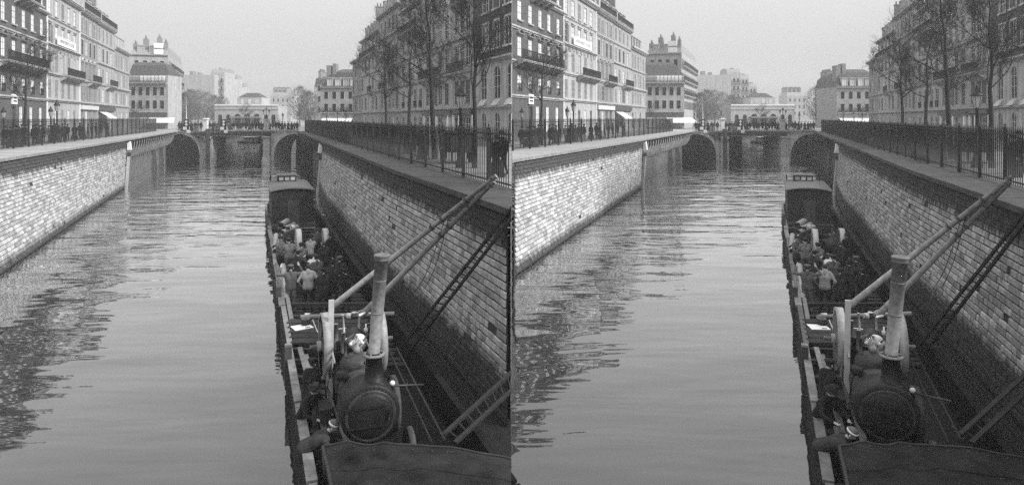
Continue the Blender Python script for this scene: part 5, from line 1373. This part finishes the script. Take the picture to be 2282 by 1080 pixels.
    for s in (-1, 1): go.tube((.0, 1.95, cz + .95), (s * .13, 1.95, cz + .82), .012); go.lathe([(.002, -.045), (.04, -.02), (.04, .02), (.002, .045)], 10, (s * .13, 1.95, cz + .8))
    go.tube((0, 1.95, cz + .5), (0, 1.95, cz + .98), .018); obj('governor', go, M_brass, t)
    sh = obj('crankshaft', MB().tube((-.95, 2.62, cz + .62), (.95, 2.62, cz + .62), .045, .045, 10), M_rim, t)
    for x in (-.62, .62):
        fw = obj('flywheel', cached('flyw', lambda: wheel_mesh(.74, .17, 6, .07, .12)), M_rim, t, loc=(x, 2.62, cz + .62))
    for x in (-.3, .3): obj('bearing', MB().box(x - .07, x + .07, 2.5, 2.74, cz + .5, cz + .72), M_boiler, t)
    ax = obj('front_axle', MB().box(-.85, .85, .3, .42, .4, .5).box(-.1, .1, .25, .5, .5, .9), M_boiler, t)
    for x in (-.86, .86): obj('road_wheel', cached('rwf', lambda: wheel_mesh(.44, .12, 10, .06, .1)), M_timber, t, loc=(x, .36, .46))
    for x in (-.9, .9): obj('road_wheel', cached('rwr', lambda: wheel_mesh(.62, .14, 12, .07, .12)), M_timber, t, loc=(x, 2.3, .64))
    g = obj('pressure_gauge', MB().lathe([(.07, -.03), (.075, .03), (.02, .035)], 18, (.5, .4, cz + .42), 'Y').tube((.5, .42, cz + .15), (.5, .42, cz + .38), .018), M_iron, t)
    obj('gauge_face', MB().lathe([(.002, -.038), (.056, -.036), (.056, -.03)], 18, (.5, .4, cz + .42), 'Y'), M_white, g)
    obj('stop_cock', MB().tube((.55, .4, cz + .35), (1.15, .3, cz + .32), .022).tube((.8, .36, cz + .34), (.8, .36, cz + .46), .015), M_lag, t)
    st = mat('machine_steel', .1)
    for k, (pts, r, mt_) in enumerate((([(-.3, 1.5, cz + .7), (-.3, 1.5, cz + 1.0), (-.1, 1.8, cz + 1.05), (.05, 2.3, cz + .85)], .035, M_lag), ([(.36, 1.2, cz + .3), (.48, 1.4, cz + .55), (.45, 2.2, cz + .6)], .03, st),
            ([(-.45, 2.4, cz + .5), (-.55, 2.1, cz + .8), (-.5, 1.7, cz + .5)], .025, M_rim), ([(.2, 2.9, cz + .55), (.2, 2.9, cz + 1.15), (.35, 2.9, cz + 1.2)], .03, M_brass), ([(-.15, 2.75, cz + .55), (-.2, 2.75, cz + 1.25)], .025, M_brass),
            ([(-.6, .9, cz - .1), (-.72, 1.2, cz + .2), (-.62, 1.9, cz + .3)], .03, M_lag), ([(.58, .8, cz), (.75, 1.1, cz - .2), (.7, 1.9, cz - .3)], .03, M_lag))):
        obj('steam_pipe', MB().path([Vector(q_) for q_ in pts], r, 8), mt_, t)
    obj('safety_valve', MB().lathe([(.07, 0), (.07, .12), (.04, .14), (.05, .2), (.01, .24)], 10, (-.05, 1.55, cz + .73)).bar((-.05, 1.5, cz + .95), (-.05, 2.05, cz + .99), .02, .03).lathe([(.05, -.09), (.05, .0)], 10, (-.05, 2.05, cz + .97)), M_rim, t)
    obj('connecting_rod', MB().bar((.1, 2.3, cz + .68), (.12, 2.62, cz + .8), .05, .07).bar((.06, 2.62, cz + .62), (.06, 2.62, cz + .86), .06, .1), M_brass, t)
    obj('valve_chest', MB().box(.3, .5, 2.4, 2.8, cz + .5, cz + .78).lathe([(.03, 0), (.03, .16), (.06, .17), (.06, .2)], 8, (.4, 2.5, cz + .78)), M_boiler, t)
    obj('tool_box', MB().box(-.85, -.62, 1.2, 1.75, cz - .55, cz - .3).box(-.86, -.61, 1.19, 1.76, cz - .298, cz - .26), M_plank, t)
    obj('manhole', MB().lathe([(.02, .12), (.12, .12), (.13, .0), (.10, -.05)], 16, (-.42, 1.05, cz + .42)), M_boiler, bo)
    for y in (-.1, 2.9): obj('chock', MB().box(-1.0, 1.0, y, y + .2, .0, .16), M_plank, t)

def deck_things():
    n = cur.name
    bl = lambda U0, V0: (lambda U, V, z=0.0: Vector((*loc2(U0, V0, U, V), z)))
    # standing plank
    U, V = 1.77, 15.2
    t = thing('upright_plank', f'tall fresh plank held upright beside the engine on the barge in the {n} canal', 'plank', U, V, .85)
    obj('board', MB().bar((0, 0, 0), (.04, .02, 2.45), .12, .045, (0, 1, 0)), M_pinew, t); obj('end_cleat', MB().box(-.1, .06, -.05, -.025, .05, .2), M_pinew, t)
    # work table with papers, hat
    U, V = 2.4, 20.7
    t = thing('work_table', f'rough plank work table across the barge in the {n} canal', 'table', U, V, .05)
    f = bl(U, V)
    for k in range(5): obj('table_plank', MB().bar(f(1.2, 19.7 + k * .48, .84), f(3.75, 19.7 + k * .48, .84), .42, .05), M_plank, t)
    for u, v in ((1.3, 19.75), (1.3, 21.6), (3.6, 19.75), (3.6, 21.6)): obj('leg', MB().box(-.05, .05, -.05, .05, 0, .815), M_timber, t, loc=f(u, v, 0))
    obj('lower_shelf', MB().bar(f(1.3, 19.75, .45), f(3.6, 19.75, .45), .1, .12), M_timber, t)
    zt = .92
    for i, (px0, py0, px1, py1, w, dsc) in enumerate(((656, 722, 690, 735, .55, 'open white drawing sheet left on'), (757, 727, 768, 742, .5, 'white paper sheet hanging over the edge of'))):
        a = at(px0, py0, zt); c = at((px0 + px1) / 2, (py0 + py1) / 2, zt)
        p = thing('paper_sheet', f'{dsc} the work table on the barge in the {n} canal', 'paper', c[0], c[1], zt, .25 - .3 * i)
        obj('sheet', MB().hexa([(-.28, -.26, 0), (.28, -.26, .0), (.28, .26, .0), (-.28, .26, 0), (-.28, -.26, .006), (.28, -.26, .02), (.28, .26, .006), (-.28, .26, .012)]) if i == 0 else
            MB().hexa([(-.13, -.2, -.25), (.13, -.2, -.25), (.13, .15, 0), (-.13, .15, 0), (-.13, -.21, -.25), (.13, -.21, -.25), (.13, .15, .01), (-.13, .15, .01)]), M_paper, p)
        if i == 0: obj('fold', MB().box(-.005, .005, -.25, .25, .014, .02), M_paper, p); obj('note', MB().box(.05, .2, -.2, -.13, .016, .022), M_iron, p)
    c = at(681, 722, zt + .02)
    p = thing('round_hat', f'dark round hat lying on the drawing sheet on the barge in the {n} canal', 'hat', c[0], c[1], zt + .022)
    obj('crown', MB().lathe([(.13, 0), (.14, .03), (.13, .15), (.11, .17), (.02, .175)], 16), COATS['dark'], p); obj('band', MB().lathe([(.132, .165), (.125, .185), (.1, .186), (.1, .172)], 16), COATS['mid'], p)
    a, c = at(697, 713, zt), at(708, 740, zt)
    p = thing('wooden_ruler', f'pale wooden ruler lying on the table on the barge in the {n} canal', 'ruler', a[0], a[1], zt)
    f2 = bl(a[0], a[1]); obj('stick', MB().bar(Vector((0, 0, .0)), f2(c[0], c[1], 0), .03, .015), M_pinew, p); obj('tip', MB().box(-.02, .02, -.02, .02, .008, .016), M_brass, p)
    # pipes run across behind the engine
    t = thing('cross_pipe', f'jointed iron pipe lying across the barge behind the engine in the {n} canal', 'pipe', 2.9, 21.9, .98)
    f3 = bl(2.9, 21.9)
    obj('pipe', MB().tube(f3(1.6, 21.8, 0), f3(4.7, 22.1, .02), .07, .07, 12), M_rim, t)
    for u in (1.75, 2.3, 3.1, 3.9): obj('coupling', MB().tube(f3(u, 21.9, 0), f3(u + .16, 21.9, 0), .1, .1, 12), M_brass if u in (1.75, 3.1) else M_rim, t)
    obj('valve', MB().lathe([(.02, .08), (.09, .1), (.09, .13), (.02, .14)], 12, f3(3.35, 21.9, 0)).path([f3(3.35, 21.9, .05), f3(3.6, 21.9, .2), f3(3.9, 21.8, .1)], .02), M_brass, t)
    # second winding gear with two broad rims
    t = thing('winding_gear', f'winding gear with two pale wheel rims among the men on the barge in the {n} canal', 'machine', 2.85, 32.5, .1, group='winding gears')
    f4 = bl(2.85, 32.5); ua = 105 * 32 / F; ub = 165 * 33 / F
    x1, y1 = loc2(2.85, 32.5, ua, 32); x2, y2 = loc2(2.85, 32.5, ub, 33)
    for x, y, r in ((x1, y1, .95), (x2, y2, .82)):
        obj('wheel', cached(('wg', r), lambda r=r: wheel_mesh(r, .24, 8, .06, .13)), mat('pale_rim', .34, .6, .2, 7), t, loc=(x, y, 1.1))
    obj('axle', MB().tube((x1 - .3, y1, 1.1), (x2 + .3, y2, 1.1), .05, .05, 8), M_iron, t)
    obj('frame', MB().box(x1 + .25, x2 - .25, y1 - .9, y1 + 1.2, .1, .9), M_boiler, t)
    obj('drum', MB().lathe([(.02, x1 + .3), (.4, x1 + .3), (.4, x2 - .3), (.02, x2 - .3)], 20, (0, y1 + .2, 1.15), 'X'), M_boiler, t)
    # stacked pipes by the cabin
    P = lambda px, py, z: W(*at(px, py, z))
    def stick(name, label, cat, p, q, r0, r1, mt, hollow=False, grp=None, nn=14):
        o = bpy.data.objects.new(name, None); COL.objects.link(o); o.location = p; tag(o, label, cat, grp)
        m = MB(); d = q - p
        if hollow:
            x = d.normalized(); m.tube((0, 0, 0), d, r0, r1, nn, False); m.tube(x * -.002, d, r0 * .78, r1 * .78, nn, False)
            m.tube(Vector(), x * .1, r0 * 1.18, r1 * 1.18, nn, False)
            mm = MB(); mm.tube(x * .25, x * .27, r0 * .8, r0 * .8, nn); obj('bore_shade_disc', mm, M_iron, o)  # black disc inside the pipe in place of its shaded hollow
        else: m.tube((0, 0, 0), d, r0, r1, nn)
        obj('shaft', m, mt, o); return o, d
    g = f'pipes stacked on the barge'
    stick('clay_pipe', f'large clay pipe with its round mouth facing us before the cabin in the {n} canal', 'pipe', P(625, 503, 1.15), P(640, 493, 1.15), .19, .19, M_pipe, True, g)
    stick('clay_pipe', f'clay pipe lying aslant highest on the pile before the cabin in the {n} canal', 'pipe', P(628, 519, 1.15), P(662, 506, 1.25), .15, .15, M_pipe, True, g)
    stick('clay_pipe', f'clay pipe just behind the topmost slanting one before the cabin in the {n} canal', 'pipe', P(634, 510, 1.05), P(655, 500, 1.05), .14, .14, M_pipe, True, g)
    stick('clay_pipe', f'bright curved-looking clay pipe at the left gunwale near the cabin in the {n} canal', 'pipe', P(614, 560, 1.0), P(632, 526, 1.25), .13, .13, mat('pale_pipe', .42, .7, .15, 5), True, g)
    stick('clay_pipe', f'short upright clay pipe at the left gunwale behind the men in the {n} canal', 'pipe', P(613, 552, .9), P(615, 524, 1.1), .13, .13, M_pipe, True, g)
    stick('clay_pipe', f'long clay pipe with dark open end beside the raised-arms man in the {n} canal', 'pipe', P(637, 671, .75), P(631, 592, .85), .125, .125, M_pipe, True, g)
    stick('pale_pole', f'thin pale pole lying along the left gunwale of the barge in the {n} canal', 'pole', P(624, 642, .95), P(616, 586, .95), .05, .05, M_gunw, False)
    stick('boat_hook', f'pale boat hook pole leaning at the right side of the men in the {n} canal', 'pole', P(762, 614, .95), P(741, 575, 1.0), .045, .04, M_gunw, False)
    stick('iron_rod', f'long thin rod leaning right of the engine on the barge in the {n} canal', 'rod', PV(962, 985, 13.0), PV(862, 770, 16.2), .022, .022, M_poled, False, 'leaning rods')
    stick('iron_rod', f'outer of the two long thin rods leaning right of the engine in the {n} canal', 'rod', PV(990, 978, 13.0), PV(884, 775, 16.4), .025, .025, M_poled, False, 'leaning rods')
    # two derrick poles propped from the barge to the quay fence
    for i, (p, q) in enumerate(((PV(744, 680, 20.0), PV(1106, 392, 18.2)), (PV(806, 702, 20.2), PV(1101, 404, 18.2)))):
        o, d = stick('derrick_pole', f'{("upper", "lower")[i]} of the two lashed poles from the barge to the right quay fence of the {n} canal', 'pole', p, q, .095, .06, M_pole, False, 'lashed poles')
        for k in (.62, .68, .97, .82): obj('lashing', MB().tube(d * k, d * (k + .012), .095, .092, 10), M_rope, o)
    # ladders
    def ladder(label, a, b, c, d, nr, mt):
        o = bpy.data.objects.new('ladder', None); COL.objects.link(o); o.location = a; tag(o, label, 'ladder', 'ladders on the right wall')
        z = a
        for p, q in ((a, b), (c, d)): clipmark(obj('rail', MB().bar(p - z, q - z, .09, .055), mt, o))
        for k in range(nr):
            t_ = (k + .5) / nr; clipmark(obj('rung', MB().tube(a.lerp(b, t_) - z, c.lerp(d, t_) - z, .02, .02, 6), mt, o))
    ladder(f'long dark ladder leaning from the barge up to the right coping of the {n} canal', PV(884, 786, 19.4), PV(1150, 452, 16.2), PV(910, 786, 19.2), PV(1156, 465, 16.1), 20, M_poled)
    ladder(f'short dark ladder bridging from the near barge end to the right wall of the {n} canal', PV(988, 968, 13.4), PV(1155, 815, 15.4), PV(1014, 986, 13.2), PV(1160, 850, 15.1), 9, M_poled)
    for i, (p, q, s) in enumerate(((PV(990, 490, 18.7), PV(922, 652, 19.0), .3), (PV(1000, 484, 18.7), PV(948, 640, 19.6), .25))):
        o = bpy.data.objects.new('rope', None); COL.objects.link(o); o.location = p; tag(o, f'{("left", "right")[i]} of two thin ropes hanging from the lashed poles of the {n} canal', 'rope', 'hanging ropes')
        pts = [(p.lerp(q, k / 8) - p) + Vector((0, 0, -s * math.sin(math.pi * k / 8))) for k in range(9)]
        obj('cord', MB().path(pts, .012, 5), M_rope, o); obj('knot', MB().lathe([(.002, -.06), (.05, -.02), (.05, .02), (.002, .06)], 8), M_rope, o)

def crew():
    n = cur.name; V3 = Vector
    up = [(V3((-.22, .06, .02)), V3((-.12, .18, .24))), (V3((.22, .06, .02)), V3((.12, .18, .24)))]
    work = [(V3((-.08, .12, -.24)), V3((.0, .36, -.30))), (V3((.08, .12, -.24)), V3((.0, .36, -.30)))]
    hipsA = [(V3((-.14, -.06, -.25)), V3((-.08, .10, -.42))), (V3((.14, -.06, -.25)), V3((.08, .10, -.42)))]
    reach = [(V3((-.02, .22, -.16)), V3((.04, .46, -.02))), (V3((.02, .2, -.2)), V3((.0, .42, -.2)))]
    down = [(V3((-.06, .18, -.22)), V3((-.02, .28, -.48))), (V3((.06, .18, -.22)), V3((.02, .28, -.48)))]
    fl = .115
    def mid(px, feet, yaw, d, **sp):
        V = (CAMH - fl) * F / (feet - HZ); U = (px - VPX) * V / F
        person(f'{d} on the barge in the {n} canal', U, V, fl, yaw, dict(key=d, **sp), 'men at work on the barges')
    mid(648, 697, .1, 'man with both arms raised to his head', coat='grey', trou='mid', arms=up, hat='cap', hatc='grey')
    mid(687, 694, -.15, 'man in pale shirt and dark trousers seen from behind', coat='light', trou='black', arms=hipsA, hat=None)
    mid(721, 697, .1, 'broad man in dark coat beside the pale shirt', coat='dark', trou='black', arms=work, skirt=.25, h=1.66, hat='cap')
    mid(742, 684, -.3, 'dark-coated man half hidden behind the broad man', coat='dark', trou='black', arms=work, skirt=.3, hat='bowler')
    mid(771, 700, .25, 'man in long black coat with white collar at the right side', coat='black', trou='black', arms=hipsA, skirt=.45, h=1.68, hat='cap')
    mid(694, 652, -.4, 'stooping man in white shirt in the middle of the gang', coat='white', trou='dark', arms=down, lean=.75, bend=.4, hat=None)
    mid(664, 655, -.8, 'dark man reaching behind the raised-arms man', coat='dark', trou='dark', arms=reach, hat='cap')
    mid(644, 618, .2, 'man in grey blouse near the first pale wheel', coat='mid', trou='grey', arms=work, hat='cap', hatc='dark')
    mid(624, 612, -2.4, 'man in cap facing us at the left gunwale', coat='grey', trou='dark', arms=work, hat='cap', hatc='black')
    mid(641, 585, -2.8, 'dark-capped man facing us behind the grey blouse', coat='dark', trou='dark', arms=work, hat='cap', hatc='black')
    mid(653, 580, -3.0, 'man in white cap behind the first pale wheel', coat='dark', trou='dark', arms=work, hat='cap', hatc='white')
    mid(690, 607, -.3, 'man in light shirt bending between the two pale wheels', coat='light', trou='dark', arms=reach, lean=.45, bend=.2, hat='cap', hatc='dark')
    mid(722, 628, .2, 'man in dark jacket before the second pale wheel', coat='dark', trou='dark', arms=work, hat=None)
    mid(738, 603, .4, 'dark figure right of the second pale wheel', coat='black', trou='black', arms=hipsA, skirt=.3, hat='bowler')
    mid(706, 668, .2, 'man in grey jacket in the press behind the pale shirt', coat='grey', trou='dark', arms=work, hat='cap', hatc='dark')
    mid(757, 672, -.2, 'man in dark smock near the right gunwale', coat='dark', trou='grey', arms=work, hat='cap', hatc='grey')
    mid(672, 632, .3, 'man in mid-grey coat between the stooping man and the wheel', coat='mid', trou='dark', arms=work, hat='cap', hatc='black')
    mid(707, 590, -2.9, 'man in grey facing us between the two pale wheels', coat='grey', trou='dark', arms=work, hat='bowler', hatc='dark')
    # near men
    person(f'man in peaked cap holding the upright plank on the barge in the {n} canal', 130 * 15.55 / F, 15.55, .1, -.95,
           dict(key='capman', h=1.74, coat='black', trou='black', arms=[(V3((.0, .22, -.12)), V3((.06, .46, .06))), (V3((.06, .18, -.2)), V3((.0, .36, -.12)))], lean=.12, skirt=.22, hat='cap', hatc='dark', vox=.017), 'men by the steam engines')
    person(f'man bending low in a white-rimmed cap beside the engine on the barge in the {n} canal', 1.14, 13.25, .1, -1.85,
           dict(key='bentman', h=1.70, coat='dark', trou='black', arms=[(V3((-.03, .12, -.26)), V3((.02, .24, -.50))), (V3((.03, .12, -.26)), V3((.02, .22, -.5)))], lean=1.08, bend=.5, headtilt=.5, skirt=.15, hat='ringcap', hatc='grey', vox=.017), 'men by the steam engines')
    person(f'dark man leaning behind the bending man at the gunwale of the barge in the {n} canal', 1.2, 14.7, .1, -2.5,
           dict(key='leanman', h=1.66, coat='black', trou='black', arms=work, lean=.5, bend=.3, hat='bowler', hatc='black', vox=.017), 'men by the steam engines')

# ---------------------------------------------------------------- build both canals
for cur in SIDES:
    ground_sheet(); quay_wall('L'); quay_wall('R'); coping('L'); coping('R'); recess('L'); recess('R'); quay_end()
    left_terrace(); right_terrace(); backdrop()
    bridge(); bridge_signals(); fence('L'); fence('R')
    trees(); lamps(); quay_cart()
    barge(); steam_engine(); deck_things(); crew(); crowd()

# things of one canal end at the party line (world X = 0) between them
bpy.context.view_layer.update()
def clip_all():
    dead = []
    for o in list(COL.objects):
        if '_clip' not in o.keys(): continue
        del o['_clip']
        if o.type != 'MESH': continue
        root = o
        while root.parent: root = root.parent
        mw = o.matrix_world
        xs = [(mw @ Vector(c)).x for c in o.bound_box]
        # which canal does it belong to: by its root's heading
        left = mw_side(o)
        if left and max(xs) < -.01 or not left and min(xs) > .01: continue
        if left and min(xs) > -.01 or not left and max(xs) < .01: dead.append(o); continue
        me = o.data.copy(); bm = bmesh.new(); bm.from_mesh(me)
        inv = mw.inverted(); co = inv @ Vector((-.015 if left else .015, 0, 0)); no = (mw.to_3x3().transposed() @ Vector((1, 0, 0))).normalized()
        if not left: no = -no
        r = bmesh.ops.bisect_plane(bm, geom=bm.verts[:] + bm.edges[:] + bm.faces[:], plane_co=co, plane_no=no, clear_outer=True)
        ed = [e for e in r['geom_cut'] if isinstance(e, bmesh.types.BMEdge)]
        if ed and o.name.split('.')[0] not in ('crown', 'ground', 'wall', 'sheet'):
            try: bmesh.ops.holes_fill(bm, edges=ed, sides=0)
            except Exception: pass
        if len(bm.faces) == 0: dead.append(o)
        bm.to_mesh(me); bm.free(); o.data = me
    names = set()
    for o in dead:
        names.add(o.name)
        for c in o.children_recursive: names.add(c.name)
    for nm in names: bpy.data.objects.remove(bpy.data.objects[nm])
def mw_side(o):
    r = o
    while r.parent: r = r.parent
    return 'left canal' in r.get('label', '')
clip_all()

# ---------------------------------------------------------------- winter haze
hz_ = MB(); hz_.box(-300, 300, -34, 432, -1.3, 34)
hm = bpy.data.materials.new('haze'); hm.use_nodes = True; hn = hm.node_tree; hn.nodes.clear()
pv = hn.nodes.new('ShaderNodeVolumePrincipled'); pv.inputs['Color'].default_value = (.97, .97, .97, 1); pv.inputs['Density'].default_value = 0.0008; pv.inputs['Anisotropy'].default_value = 0.2
ho = hn.nodes.new('ShaderNodeOutputMaterial'); hn.links.new(pv.outputs[0], ho.inputs['Volume'])
tag(obj('haze', hz_, hm), 'thin winter haze over both canals', 'haze', kind='stuff')
